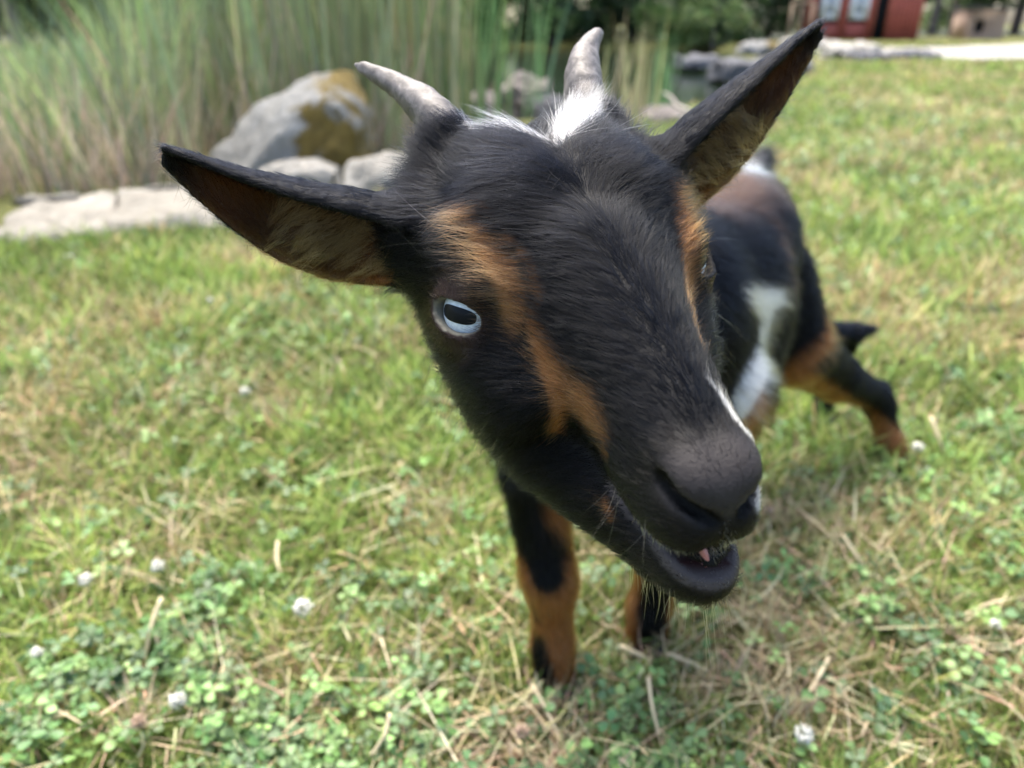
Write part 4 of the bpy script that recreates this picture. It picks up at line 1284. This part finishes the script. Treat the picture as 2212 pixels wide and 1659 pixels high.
    cb = mixc(cb, WHITE * 1.4, g(dpoly(p, [(.184, .514, .312, .018), (.187, .511, .292, .015), (.182, .503, .279, .016), (.167, .467, .276, .012), (.156, .456, .258, .011), (.146, .450, .245, .007)]), .003))  # lower band brightened likewise against the flank shade
    # hind legs
    hl = (p[:, 1] > .60)
    low = hl & (p[:, 2] < .215)
    cb = mixc(cb, ORANGE, np.where(low, g(dpoly(p, [(.270, .640, .190, .020), (.300, .668, .165, .022), (.355, .722, .125, .018), (.420, .775, .080, .014), (.470, .79, .03, .022), (.478, .79, .0, .022)]), .004), 0))
    cb = mixc(cb, ORANGE, np.where(hl, g(dpoly(p, [(.306, .682, .252, .007), (.309, .667, .228, .011), (.290, .652, .214, .012), (.272, .650, .200, .010)]), .004), 0))
    cb = mixc(cb, BLACK, np.where(hl, g(dpoly(p, [(.318, .672, .222, .004), (.318, .680, .195, .007), (.362, .715, .160, .010), (.412, .760, .122, .012), (.445, .792, .098, .012)]), .003), 0))
    cb = mixc(cb, np.array([.45, .36, .28]), np.where(hl, g(dpoly(p, [(.300, .650, .180, .002), (.335, .686, .150, .003)]), .003), 0) * .7)
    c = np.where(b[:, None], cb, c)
    return np.clip(c, 0, 1)


def coat_flow(P, Nn, reg):
    """direction in which the hair lies"""
    h, inhead, ear, ear_in, es, ev, sdb = reg
    n = len(P)
    x, y, z = h.T
    sx = np.tanh((x + .002) / .013)
    # face: up the bridge and outwards, sweeping sideways over the forehead
    ang = np.radians(np.interp(y, [-.09, -.05, -.03, -.01, .03, .09], [30, 55, 80, 70, 48, 35]))
    d = np.stack([np.sin(ang) * sx, -np.cos(ang), np.zeros(n)], 1)
    low = sstep(.004, -.022, z)[:, None]
    side = np.stack([np.sign(x) * .15, np.full(n, -.75), np.full(n, -.75)], 1)
    d = d * (1 - low) + side * low
    # crown: back between the horns, towards the left horn in the tuft
    cr = (sstep(-.030, -.040, y) * sstep(.020, .026, z))[:, None]
    d = d * (1 - cr) + np.stack([np.where(x < .002, -.60, .50), np.full(n, -.80), np.full(n, .35)], 1) * cr
    # around the eye: away from it
    for s in (1, -1):
        e = h - (EYE_SURF * [s, 1, 1] - np.array([0, 0, s * EYE_DZ]))
        r = np.linalg.norm(e, axis=1)
        w = (sstep(.017, .009, r))[:, None]
        d = d * (1 - w) + (e / (r[:, None] + 1e-6) + d * .4) * w
    D = d @ HM.T
    # ears
    for s in (1, -1):
        a, m, b, o = EARS[s]
        u = b - a; u = u / np.linalg.norm(u)
        oo = o - u * (o @ u); oo /= np.linalg.norm(oo)
        v = np.cross(u, oo); v = v if v[2] > 0 else -v
        k = ear & (x * s > 0)
        fl = np.array([s, 1, 1])
        D[k] = ((u * fl) @ HM.T)
        k = ear_in & (x * s > 0)
        dd = v * .85 + u * .35 + oo * .25
        D[k] = ((dd * fl) @ HM.T)
    # body: back along the spine and down
    b = ~inhead
    db = np.tile(np.array([.45, .62, -.62]), (n, 1))
    lg = sstep(.20, .15, P[:, 2])[:, None]
    db = db * (1 - lg) + np.array([.06, .10, -1.0]) * lg
    nk = sstep(.50, .42, P[:, 1])[:, None]
    db = db * (1 - nk) + np.array([.25, .45, -.85]) * nk
    D = np.where(b[:, None], db, D)
    D = D - Nn * np.sum(D * Nn, 1, keepdims=True)
    return D / (np.linalg.norm(D, axis=1, keepdims=True) + 1e-9)


def strands(name, pts, rad_root, rad_tip, cols, mat, parent):
    """pts (n,k,3)"""
    n, k, _ = pts.shape
    hc = bpy.data.hair_curves.new(name)
    hc.add_curves([k] * n)
    hc.attributes['position'].data.foreach_set('vector', pts.astype(np.float32).ravel())
    t = np.linspace(0, 1, k)[None, :] ** 1.5
    r = (np.asarray(rad_root).reshape(-1, 1) * (1 - t) + rad_tip * t) * np.ones((n, 1))
    ra = hc.attributes.get('radius') or hc.attributes.new('radius', 'FLOAT', 'POINT')
    ra.data.foreach_set('value', r.astype(np.float32).ravel())
    ca = hc.attributes.new('col', 'FLOAT_COLOR', 'CURVE')
    c4 = np.ones((n, 4), np.float32); c4[:, :3] = cols
    ca.data.foreach_set('color', c4.ravel())
    hc.materials.append(mat)
    return link(name, hc, parent)


def hair_mat(name, rough=.21, radial=.35):
    m = bpy.data.materials.new(name); m.use_nodes = True
    nt = m.node_tree; nt.nodes.clear()
    hb = N(nt, 'ShaderNodeBsdfHairPrincipled')
    hb.model = 'CHIANG'
    hb.parametrization = 'COLOR'
    a = N(nt, 'ShaderNodeAttribute', attribute_name='col')
    nt.links.new(a.outputs['Color'], hb.inputs['Color'])
    hb.inputs['Roughness'].default_value = rough
    hb.inputs['Radial Roughness'].default_value = radial
    hb.inputs['Random Roughness'].default_value = .2
    hb.inputs['IOR'].default_value = 1.21
    o = N(nt, 'ShaderNodeOutputMaterial')
    nt.links.new(hb.outputs[0], o.inputs['Surface'])
    return m


def fbm_vec(P, sc, seed):
    return np.stack([vnoise(P * sc + 7.3 * i, seed + i) - .5 for i in range(3)], 1) * 2


def build_goat():
    V, Q = build_goat_mesh()
    # vertex normals
    A_, B_, C_ = V[Q[:, 0]], V[Q[:, 1]], V[Q[:, 2]]; D_ = V[Q[:, 3]]
    fn = np.cross(C_ - A_, D_ - B_)
    area = np.linalg.norm(fn, axis=1) * .5
    vn = np.zeros_like(V)
    for i in range(4): np.add.at(vn, Q[:, i], fn)
    vn /= np.linalg.norm(vn, axis=1, keepdims=True) + 1e-12
    # ------------- skin
    reg = regions(V)
    h = reg[0]
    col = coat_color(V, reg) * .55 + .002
    m = h.copy(); m[:, 0] = np.abs(m[:, 0])
    cav = np.maximum(ell(m, (0, .0890, -.0275), (.0098, .0165, .0017)), 0)
    mouth = sstep(.0004, -.0001, cav) * (h[:, 1] > .06)
    col = mixc(col, (.025, .008, .008), mouth)
    leather = np.where(reg[1], sstep(.082, .090, h[:, 1]) * sstep(-.008, -.003, h[:, 2]), 0)
    col = mixc(col, (.026, .023, .023), leather)
    nzv = np.minimum(cone(m, (.0143, .0880, .0010), (.0105, .0945, -.0022), .0022, .0023), cone(m, (.0105, .0945, -.0022), (.0036, .1010, -.0058), .0023, .0014))
    rim = np.where(reg[1] & (h[:, 1] > .062), sstep(.0034, .0018, np.abs(m[:, 2] + .0292)), 0)
    col = mixc(col, (.055, .047, .046), rim * (1 - mouth) * (m[:, 2] < -.0262))
    col = mixc(col, (.001, .001, .001), np.where(reg[1], sstep(.0009, .0002, nzv), 0))  # nostril hollow blackened, its shade painted into the skin colour
    e1 = np.minimum(np.linalg.norm(h - (EYE_SURF - [0, 0, EYE_DZ]), axis=1), np.linalg.norm(h * [-1, 1, 1] - (EYE_SURF + [0, 0, EYE_DZ]), axis=1))
    col = mixc(col, (.020, .012, .010), sstep(.015, .012, e1))
    col = mixc(col, (.006, .005, .005), np.where(h[:, 0] < 0, sstep(.014, .011, e1), 0))
    # pale inner edge of the lids
    col = mixc(col, (.16, .15, .12), np.where(reg[1] & (h[:, 0] > 0), sstep(.0004, -.0002, lid_edge(V)), 0))
    skin = new_mat('goat_skin')
    sm, nt, b = skin
    at = N(nt, 'ShaderNodeAttribute', attribute_name='col')
    nt.links.new(at.outputs['Color'], b.inputs['Base Color'])
    b.inputs['Roughness'].default_value = .55
    b.inputs['Specular IOR Level'].default_value = .10
    nz = noise(nt, 900, 3)
    bump(nt, nz.outputs[0], .55, .0006, b)
    goat = link('goat', np_mesh('goat', V, Q, sm, attrs={'col': col}))
    tag(goat, 'young black, tan and white goat with blue eyes and small horns facing the camera', 'goat')

    # ------------- coat
    hm = hair_mat('goat_hair')
    cen = (A_ + B_ + C_ + D_) / 4
    hd = np.linalg.norm(cen - HEAD_C, axis=1) < .17
    w = area * np.where(hd, 1.0, .42)
    # thin where the coat can only be seen from behind
    toc = CAM - cen; toc /= np.linalg.norm(toc, axis=1, keepdims=True)
    fnn = fn / (np.linalg.norm(fn, axis=1, keepdims=True) + 1e-12)
    w *= np.where((fnn * toc).sum(1) > -.45, 1.0, .35)
    NH = 330000
    fi = rng.choice(len(Q), NH, p=w / w.sum())
    r1, r2 = rng.random(NH), rng.random(NH)
    P = (A_[fi] * (1 - r1)[:, None] + B_[fi] * r1[:, None]) * (1 - r2)[:, None] + (D_[fi] * (1 - r1)[:, None] + C_[fi] * r1[:, None]) * r2[:, None]
    Nn = (vn[Q[fi, 0]] * (1 - r1)[:, None] + vn[Q[fi, 1]] * r1[:, None]) * (1 - r2)[:, None] + (vn[Q[fi, 3]] * (1 - r1)[:, None] + vn[Q[fi, 2]] * r1[:, None]) * r2[:, None]
    Nn /= np.linalg.norm(Nn, axis=1, keepdims=True)
    reg = regions(P)
    h, inhead, ear, ear_in, es, ev, sdb = reg
    m = h.copy(); m[:, 0] = np.abs(m[:, 0])
    x, y, z = m.T
    # length
    L = np.interp(y, [-.10, -.04, .0, .04, .065, .08, .095], [.011, .0125, .0120, .0080, .0045, .0022, .0012])
    L = np.where(z < -.03, np.maximum(L, np.interp(y, [-.05, .03, .07, .09], [.016, .012, .006, .0035])), L)
    e1 = np.minimum(np.linalg.norm(h - (EYE_SURF - [0, 0, EYE_DZ]), axis=1), np.linalg.norm(h * [-1, 1, 1] - (EYE_SURF + [0, 0, EYE_DZ]), axis=1))
    L = L * sstep(.0085, .021, e1) + .0016
    crown = sstep(-.036, -.048, y) * (z > .022)
    hornd = np.minimum(*[cone(h, HORNS[s][0], HORNS[s][2], .0095, .0090) for s in (1, -1)])
    L += crown * .003
    L = np.where(inhead, L * (.35 + .65 * sstep(.000, .012, hornd)), L)
    L = np.where(ear, .0045, L)
    L = np.where(ear_in, np.interp(es, [0, .3, .55, .75, 1], [.012, .013, .011, .006, .004]) * np.interp(ev, [-1, .3, .9], [1.1, .8, .35]), L)
    Lb = np.interp(P[:, 2], [0, .05, .15, .22, .35], [.007, .009, .011, .017, .020])
    L = np.where(inhead & (y > .07) & (z < -.0262) & (z > -.0325), L * .35, L)
    L = np.where(inhead, L, Lb)
    L = L * (.7 + .5 * rng.random(NH))
    lift = np.where(inhead, .17, .28) + .08 * rng.standard_normal(NH) + crown * .10
    lift = np.where(ear_in, .40, lift); lift = np.where(ear & ~ear_in, .22, lift)
    lift = np.where(z < -.03, lift + .08, lift)
    keep = np.ones(NH, bool)
    keep &= ~((e1 < .0118) & (np.abs(lid_e(P)) < 1.12))
    cav = ell(m, (0, .0890, -.0275), (.0098, .0165, .0017))
    keep &= ~((cav < .0012) & (y > .055) & inhead)
    nz_ = np.minimum(cone(m, (.0143, .0880, .0010), (.0105, .0945, -.0022), .0022, .0023), cone(m, (.0105, .0945, -.0022), (.0036, .1010, -.0058), .0023, .0014))
    keep &= ~(inhead & (nz_ < .0005))
    pad = inhead & (y > .086) & (z > -.009)
    keep &= ~(inhead & (y > .066) & (z < -.0262) & (z > -.0318) & (rng.random(NH) < .5))
    keep &= ~(pad & (rng.random(NH) < .8))
    for s in (1, -1):
        hb = HORNS[s]
        keep &= ~(inhead & (cone(h, hb[0], hb[1], .0088, .0085) < 0))
    D = coat_flow(P, Nn, reg)
    # disorder: slow waves, then per-hair
    D = D + fbm_vec(P, 160, 11) * .13 + fbm_vec(P, 45, 31) * .18 + rng.standard_normal((NH, 3)) * .09
    whorl = (inhead & (np.linalg.norm(h - np.array([-.003, -.026, .036]), axis=1) < .012))
    D = D + np.where(whorl[:, None], rng.standard_normal((NH, 3)) * .45, 0)
    D -= Nn * np.sum(D * Nn, 1, keepdims=True); D /= np.linalg.norm(D, axis=1, keepdims=True)
    jit = rng.standard_normal((NH, 3))
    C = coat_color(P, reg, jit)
    tuft = inhead & ~ear & (C.min(1) > .35) & (y < -.02)
    L = np.where(inhead & (C[:, 0] > .06) & (C.min(1) < .2) & (y > .018) & ~ear, L * .6, L)
    L = np.where(tuft, L * 1.30, L); lift = np.where(tuft, lift + .05, lift)
    K = 6
    t = np.linspace(0, 1, K)
    s_ = t[None, :, None]
    up = (lift[:, None] * (t - .55 * t ** 2)[None, :])[..., None]
    pts = P[:, None, :] + L[:, None, None] * (D[:, None, :] * s_ * .97 + Nn[:, None, :] * up)
    # a slight bend in every hair
    sidev = np.cross(D, Nn)
    pts += sidev[:, None, :] * (L * rng.standard_normal(NH) * .10)[:, None, None] * (s_ ** 2)
    # clumps: hairs that root in the same small cell lean together
    cell = np.where(inhead, .0027, .0055)
    jj = P + fbm_vec(P, 300, 77) * .0008
    cid = np.floor(jj / cell[:, None]).astype(np.int64)
    key = (cid[:, 0] * 73856093) ^ (cid[:, 1] * 19349663) ^ (cid[:, 2] * 83492791)
    _, inv = np.unique(key, return_inverse=True)
    cnt = np.bincount(inv)
    cp = np.stack([np.bincount(inv, P[:, i]) for i in range(3)], 1) / cnt[:, None]
    off = (cp[inv] - P); off -= Nn * np.sum(off * Nn, 1, keepdims=True) * .5
    cl = np.where(pad | (ear & ~ear_in), .15, .62)
    cshift = rng.standard_normal((len(cnt), 3)) * .10
    dsh = cshift[inv]; dsh -= Nn * np.minimum(np.sum(dsh * Nn, 1, keepdims=True), 0)
    pts += (off * cl[:, None])[:, None, :] * (s_ ** 1.4) + (dsh * L[:, None])[:, None, :] * s_ ** 1.5
    cvar = (rng.random(len(cnt)) * .5 + .75)[inv] * (.75 + .5 * rng.random(NH))
    C = np.clip(C * np.where(C.min(1) > .35, 1.0, cvar)[:, None], 0, .9)
    rad = np.where(inhead, .000062, .000095) * (.8 + .4 * rng.random(NH))
    keepi = np.where(keep)[0]
    o = strands('coat', pts[keepi], rad[keepi], .000012, C[keepi], hm, goat)
    o['kind'] = 'stuff'

    # ------------- long loose hairs: chin, lips, under the eye, ear roots
    VP = V; reg = regions(V); h = reg[0]
    m = h.copy(); m[:, 0] = np.abs(m[:, 0])
    out_p, out_c, out_r = [], [], []
    def loose(sel, n, dirh, L0, L1, colr, spread=.25, drop=0., rad=.00006, nrm=.4, tuft=1):
        idx = np.where(sel)[0]
        if not len(idx): return
        idx = np.repeat(rng.choice(idx, max(1, n // tuft)), tuft); n = len(idx)
        lean = np.repeat(rng.standard_normal((n // tuft, 3)), tuft, 0) * (.13 if tuft > 1 else 0)
        p = V[idx] + rng.standard_normal((n, 3)) * .0006; nn = vn[idx]
        d = np.asarray(dirh, float) @ HM.T + nn * nrm + lean + rng.standard_normal((n, 3)) * spread
        d /= np.linalg.norm(d, axis=1, keepdims=True)
        l = L0 + (L1 - L0) * rng.random(n)
        tt = np.linspace(0, 1, 6)[None, :, None]
        bend = np.cross(d, rng.standard_normal((n, 3)))
        q = p[:, None] + d[:, None] * tt * l[:, None, None] + (bend * .12 + np.array([0, 0, -drop]))[:, None] * (tt ** 2) * l[:, None, None]
        out_p.append(q); out_c.append(np.tile(np.asarray(colr), (n, 1)) * (.7 + .5 * rng.random((n, 1)))); out_r.append(np.full(n, rad))
    chin = (m[:, 1] > .080) & (m[:, 2] < -.036) & (vn @ (HM @ np.array([0, .7, -.7])) > .3)
    loose(chin, 60, (0, .55, -.8), .004, .010, (.62, .57, .48), .22, .25)
    loose(chin & (m[:, 0] < .006), 8, (0, .25, -1), .012, .020, (.6, .56, .46), .12, .35, .00008)
    lipu = (m[:, 1] > .080) & (np.abs(m[:, 2] + .0225) < .0014)
    loose(lipu, 380, (0, .7, -.6), .0008, .0019, (.50, .44, .30), .25, 0, .00008)
    lipl = (m[:, 1] > .074) & (np.abs(m[:, 2] + .0285) < .0014) & ((vn @ HM)[:, 2] > -.2)
    loose(lipl, 150, (0, .8, .2), .0008, .0018, (.55, .53, .50), .3, 0, .00008)
    phil = (m[:, 1] > .097) & (m[:, 0] < .0022) & (m[:, 2] < -.006) & (m[:, 2] > -.023)
    loose(phil, 70, (0, .6, -.3), .0008, .0022, (.6, .6, .6), .4, 0, .00008)
    under = (h[:, 0] > 0) & (m[:, 1] > -.03) & (m[:, 1] < .030) & (m[:, 2] < -.024) & (m[:, 2] > -.055)
    loose(under, 34, (.15, -.15, -1), .018, .034, (.10, .10, .11), .18, .3, .00006)
    under2 = (h[:, 0] < 0) & (m[:, 1] > -.03) & (m[:, 1] < .045) & (m[:, 2] < -.018) & (m[:, 2] > -.050)
    loose(under2, 22, (-.5, .1, -.8), .016, .030, (.10, .10, .11), .2, .2)
    er = (m[:, 0] > .036) & (m[:, 1] < -.02) & (m[:, 1] > -.06) & (m[:, 2] > -.02) & (m[:, 2] < .02) & ~reg[2]
    loose(er, 36, (0, -.4, .3), .016, .030, (.10, .10, .11), .4)
    wh = (h[:, 0] < -.014) & (h[:, 0] > -.030) & (m[:, 1] < -.045) & (m[:, 1] > -.075) & (m[:, 2] > .024)
    loose(wh, 8, (-.3, .5, .6), .014, .022, (.45, .45, .45), .5, 0, .00007)
    side = (m[:, 1] > .070) & (m[:, 1] < .093) & (m[:, 2] < -.006) & (m[:, 2] > -.022) & (m[:, 0] > .008)
    loose(side, 12, (.3, .6, -.3), .012, .022, (.22, .21, .2), .4)
    edge = (reg[2]) & (reg[5] < -.6) & (reg[4] > .15)
    loose(edge, 1500, (0, -.05, -.3), .003, .008, (.06, .04, .03), .35, 0, .00004, .5)
    edge2 = (reg[3]) & (reg[5] < -.25) & (reg[4] > .12) & (reg[4] < .62)
    for s in (1, -1):
        a, mm_, b_, oo = EARS[s]
        u = (b_ - a) / np.linalg.norm(b_ - a); of = oo - u * (oo @ u); of /= np.linalg.norm(of); v_ = np.cross(u, of); v_ = v_ if v_[2] > 0 else -v_
        dr = (v_ * .85 - u * .42 + of * .22) * [s, 1, 1]
        loose(edge2 & (h[:, 0] * s > 0), 1500, dr, .012, .024, (.42, .28, .145), .06, 0, .00007, .05, 15)
    q = np.concatenate(out_p); c = np.concatenate(out_c); r = np.concatenate(out_r)
    o = strands('whiskers', q, r, .00001, np.clip(c, 0, .9), hm, goat)
    o['kind'] = 'stuff'

    build_eyes(goat); build_horns(goat); build_mouth(goat); build_hooves(goat)
    print('goat done', len(V), round(time.time() - T0, 1))
    return goat


def lid_e(P):
    h = w2h(P); sg = np.sign(h[:, 0]); m = h.copy(); m[:, 0] = np.abs(m[:, 0]); m[:, 2] += sg * EYE_DZ
    q = m - EYE_C
    ql, qu = q @ EYE_L, q @ EYE_U
    e = np.sqrt((ql / .0103) ** 2 + np.where(qu > 0, qu / .0049, qu / .0061) ** 2)
    return np.where(q @ EYE_DIR > 0, e, 9)


def lid_edge(P):
    e = lid_e(P)
    return np.abs(e - .99) * .008 - .0004


def cap_patch(C, R, d, l, u, a, b, n=3.0, off=0.0, seg=40, rings=8, push=0.0, shift=0.0):
    """superellipse patch lying on a sphere"""
    V = [C + d * (math.sqrt((R + off) ** 2 - shift ** 2) + push) + l * shift]; F3 = []; F4 = []
    for r in range(1, rings + 1):
        for i in range(seg):
            t = 2 * math.pi * i / seg; c, s = math.cos(t), math.sin(t)
            px = a * (r / rings) * np.sign(c) * abs(c) ** (2 / n); py = b * (r / rings) * np.sign(s) * abs(s) ** (2 / n)
            px += shift
            rr = math.sqrt(max((R + off) ** 2 - px * px - py * py, 0))
            V.append(C + d * (rr + push * (1 - (r / rings) ** 2)) + l * px + u * py)
    for i in range(seg): F3.append((0, 1 + i, 1 + (i + 1) % seg))
    for r in range(rings - 1):
        for i in range(seg):
            a0 = 1 + r * seg + i; a1 = 1 + r * seg + (i + 1) % seg
            F4.append((a0, a0 + seg, a1 + seg, a1))
    return np.array(V), [np.array(F3), np.array(F4)]


def build_eyes(goat):
    def gloss(name, col, rough=.25):
        m, nt, b = new_mat(name)
        b.inputs['Base Color'].default_value = (*col, 1)
        b.inputs['Roughness'].default_value = rough
        b.inputs['Coat Weight'].default_value = .22
        b.inputs['Coat Roughness'].default_value = .06
        return m
    scl = gloss('eye_white', (.30, .33, .34)); pup = gloss('pupil', (.0015, .003, .006), .5)
    pup.node_tree.nodes['Principled BSDF'].inputs['Coat Weight'].default_value = .08
    pup.node_tree.nodes['Principled BSDF'].inputs['Specular IOR Level'].default_value = .1
    iris, nt, b = new_mat('iris')
    b.inputs['Roughness'].default_value = .3; b.inputs['Coat Weight'].default_value = .22; b.inputs['Coat Roughness'].default_value = .06
    nn = noise(nt, 700, 3, .6)
    rp = ramp(nt, nn.outputs[0], [(.3, (.40, .47, .53)), (.7, (.60, .66, .72))])
    nt.links.new(rp.outputs[0], b.inputs['Base Color'])
    for s in (1, -1):
        fl = np.array([s, 1, 1]); C = h2w(EYE_C * fl - np.array([0, 0, s * EYE_DZ]))
        d = HM @ (EYE_DIR * fl); l = HM @ (EYE_L * fl); u = HM @ (EYE_U * fl)
        R = EYE_R - .0002
        if s < 0: C = C - d * .0009
        V, Fc = cap_patch(C, R, d, l, u, R * .995, R * .995, 2.0, rings=14)
        eye = link('eye', np_mesh('eye', V, Fc, scl), goat)
        V, Fc = cap_patch(C, R, d, l, u, .0098, .0092, 2.0, .00012)
        link('iris', np_mesh('iris', V, Fc, iris), eye)
        # the pupil lies along the slit and a little low
        V, Fc = cap_patch(C, R, d, l, u, .0071, .0028, 2.8, .00026, shift=0.0 if s > 0 else -.0034)
        link('pupil', np_mesh('pupil', V, Fc, pup), eye)


HORNS = {1: np.array([[.0285, -.0745, .0190], [.0294, -.0813, .0262], [.0330, -.0925, .0303], [.0393, -.1048, .0338], [.0468, -.1165, .0366], [.0551, -.1273, .0386]]),
         -1: np.array([[-.0290, -.0750, .0190], [-.0310, -.0831, .0273], [-.0333, -.0940, .0335], [-.0380, -.1041, .0381], [-.0445, -.1124, .0414], [-.0510, -.1182, .0436]])}


def build_horns(goat):
    m, nt, b = new_mat('horn')
    n1 = noise(nt, 260, 6, .65, dist=.6); n2 = noise(nt, 60, 4)
    r1 = ramp(nt, n1.outputs[0], [(.32, (.045, .037, .032)), (.52, (.115, .099, .088)), (.72, (.205, .185, .17))])
    r2 = ramp(nt, n2.outputs[0], [(.35, (.62, .58, .56)), (.65, (1, 1, 1))])
    mx = N(nt, 'ShaderNodeMixRGB', blend_type='MULTIPLY'); mx.inputs[0].default_value = .7
    nt.links.new(r1.outputs[0], mx.inputs[1]); nt.links.new(r2.outputs[0], mx.inputs[2])
    nt.links.new(mx.outputs[0], b.inputs['Base Color'])
    b.inputs['Roughness'].default_value = .55
    bump(nt, n1.outputs[0], .6, .0006, b)
    for s in (1, -1):
        pts = HORNS[s]; n = 46; seg = 36
        tt = np.linspace(0, 1, len(pts))
        t = np.linspace(0, 1, n)
        # smooth path
        c = np.stack([np.interp(t, tt, pts[:, i]) for i in range(3)], 1)
        for _ in range(14): c[1:-1] = (c[:-2] + 2 * c[1:-1] + c[2:]) / 4
        rads = np.interp(t, [0, .18, .36, .5, .58, .66, .85, .95, 1], [.0098, .0092, .0082, .0072, .0058, .0050, .0034, .0024, .0006])
        if s < 0: rads = np.interp(t, [0, .18, .36, .5, .66, .85, .95, 1], [.0104, .0098, .0090, .0080, .0058, .0038, .0028, .0006])
        V = []
        tan = np.gradient(c, axis=0); tan /= np.linalg.norm(tan, axis=1, keepdims=True)
        a = np.cross(tan, [0, 0, 1.]); a /= np.linalg.norm(a, axis=1, keepdims=True); bb = np.cross(tan, a)
        th = np.linspace(0, 2 * np.pi, seg, endpoint=False)
        for i in range(n):
            rr = rads[i] * (1 + .035 * np.sin(t[i] * 46 + .6 * np.sin(th * 2 + i * .1)) * (1 - t[i]) + .04 * np.sin(3 * th + 5 * t[i] + s))
            rr = rr * np.where(i < n - 2, 1, .9)
            V.append(c[i] + np.cos(th)[:, None] * rr[:, None] * a[i] * .90 + np.sin(th)[:, None] * rr[:, None] * bb[i] * 1.06)
        V = np.concatenate(V)
        P = V; V = V + (fbm_vec(P, 500, 3) * .0003)
        F4 = np.array([(i * seg + k, i * seg + (k + 1) % seg, (i + 1) * seg + (k + 1) % seg, (i + 1) * seg + k) for i in range(n - 1) for k in range(seg)])
        V = np.concatenate([V, [c[-1] + tan[-1] * .0006]])
        F3 = np.array([((n - 1) * seg + k, (n - 1) * seg + (k + 1) % seg, len(V) - 1) for k in range(seg)])
        link('horn', np_mesh('horn', h2w(V), [F4, F3], m), goat)


def blob(name, pts, mat, parent, rads, seg=14):
    """tapered smooth tube through world points, closed"""
    pts = np.array(pts, float); n = len(pts)
    tan = np.gradient(pts, axis=0); tan /= np.linalg.norm(tan, axis=1, keepdims=True)
    a = np.cross(tan, [.13, .9, .4]); a /= np.linalg.norm(a, axis=1, keepdims=True); b = np.cross(tan, a)
    th = np.linspace(0, 2 * np.pi, seg, endpoint=False)
    V = np.concatenate([pts[i] + (np.cos(th)[:, None] * a[i] * rads[i][0] + np.sin(th)[:, None] * b[i] * rads[i][1]) for i in range(n)])
    V = np.concatenate([V, [pts[0]], [pts[-1]]])
    F4 = np.array([(i * seg + k, i * seg + (k + 1) % seg, (i + 1) * seg + (k + 1) % seg, (i + 1) * seg + k) for i in range(n - 1) for k in range(seg)])
    F3 = np.array([(n * seg, (k + 1) % seg, k) for k in range(seg)] + [(n * seg + 1, (n - 1) * seg + k, (n - 1) * seg + (k + 1) % seg) for k in range(seg)])
    return link(name, np_mesh(name, V, [F4, F3], mat), parent)


def build_mouth(goat):
    tm, nt, b = new_mat('tongue')
    b.inputs['Base Color'].default_value = (.36, .15, .15, 1); b.inputs['Roughness'].default_value = .3
    b.inputs['Subsurface Weight'].default_value = .2; b.inputs['Subsurface Scale'].default_value = .003
    p = h2w(np.array([(0, .080, -.0276), (.001, .088, -.0268), (.0015, .094, -.0262), (.0018, .0985, -.0260), (.0018, .1005, -.0264)]))
    blob('tongue', p, tm, goat, [(.006, .0012), (.0085, .0015), (.0085, .0015), (.0060, .0013), (.0012, .0006)])


def build_hooves(goat):
    hm = simple_mat('hoof', (.045, .038, .034), .45, .3, 200, .0003)
    for nm, pts in LEGS:
        (fx, fy, fz), fr = pts[-1]
        (gx, gy, gz), _ = pts[-2]
        f = np.array([fx - gx, fy - gy, 0.]); f = np.array([-.35, -.9, 0]) if np.linalg.norm(f) < .003 else f
        if nm in ('fr', 'fl'): f = np.array([-.1, -.99, 0])
        if nm in ('hl', 'hr'): f = np.array([-.45, -.9, 0])
        f /= np.linalg.norm(f); r = np.array([f[1], -f[0], 0])
        for s in (1, -1):
            c = np.array([fx, fy, 0]) + r * s * .0085 + f * .004
            p = [c - f * .006 + [0, 0, .018], c + [0, 0, .014], c + f * .004 + [0, 0, .008], c + f * .007 + [0, 0, .002], c + f * .008 + [0, 0, .0005]]
            blob('hoof', p, hm, goat, [(.008, .008), (.0088, .010), (.0090, .0125), (.0085, .0135), (.004, .008)], 14)


build_goat()
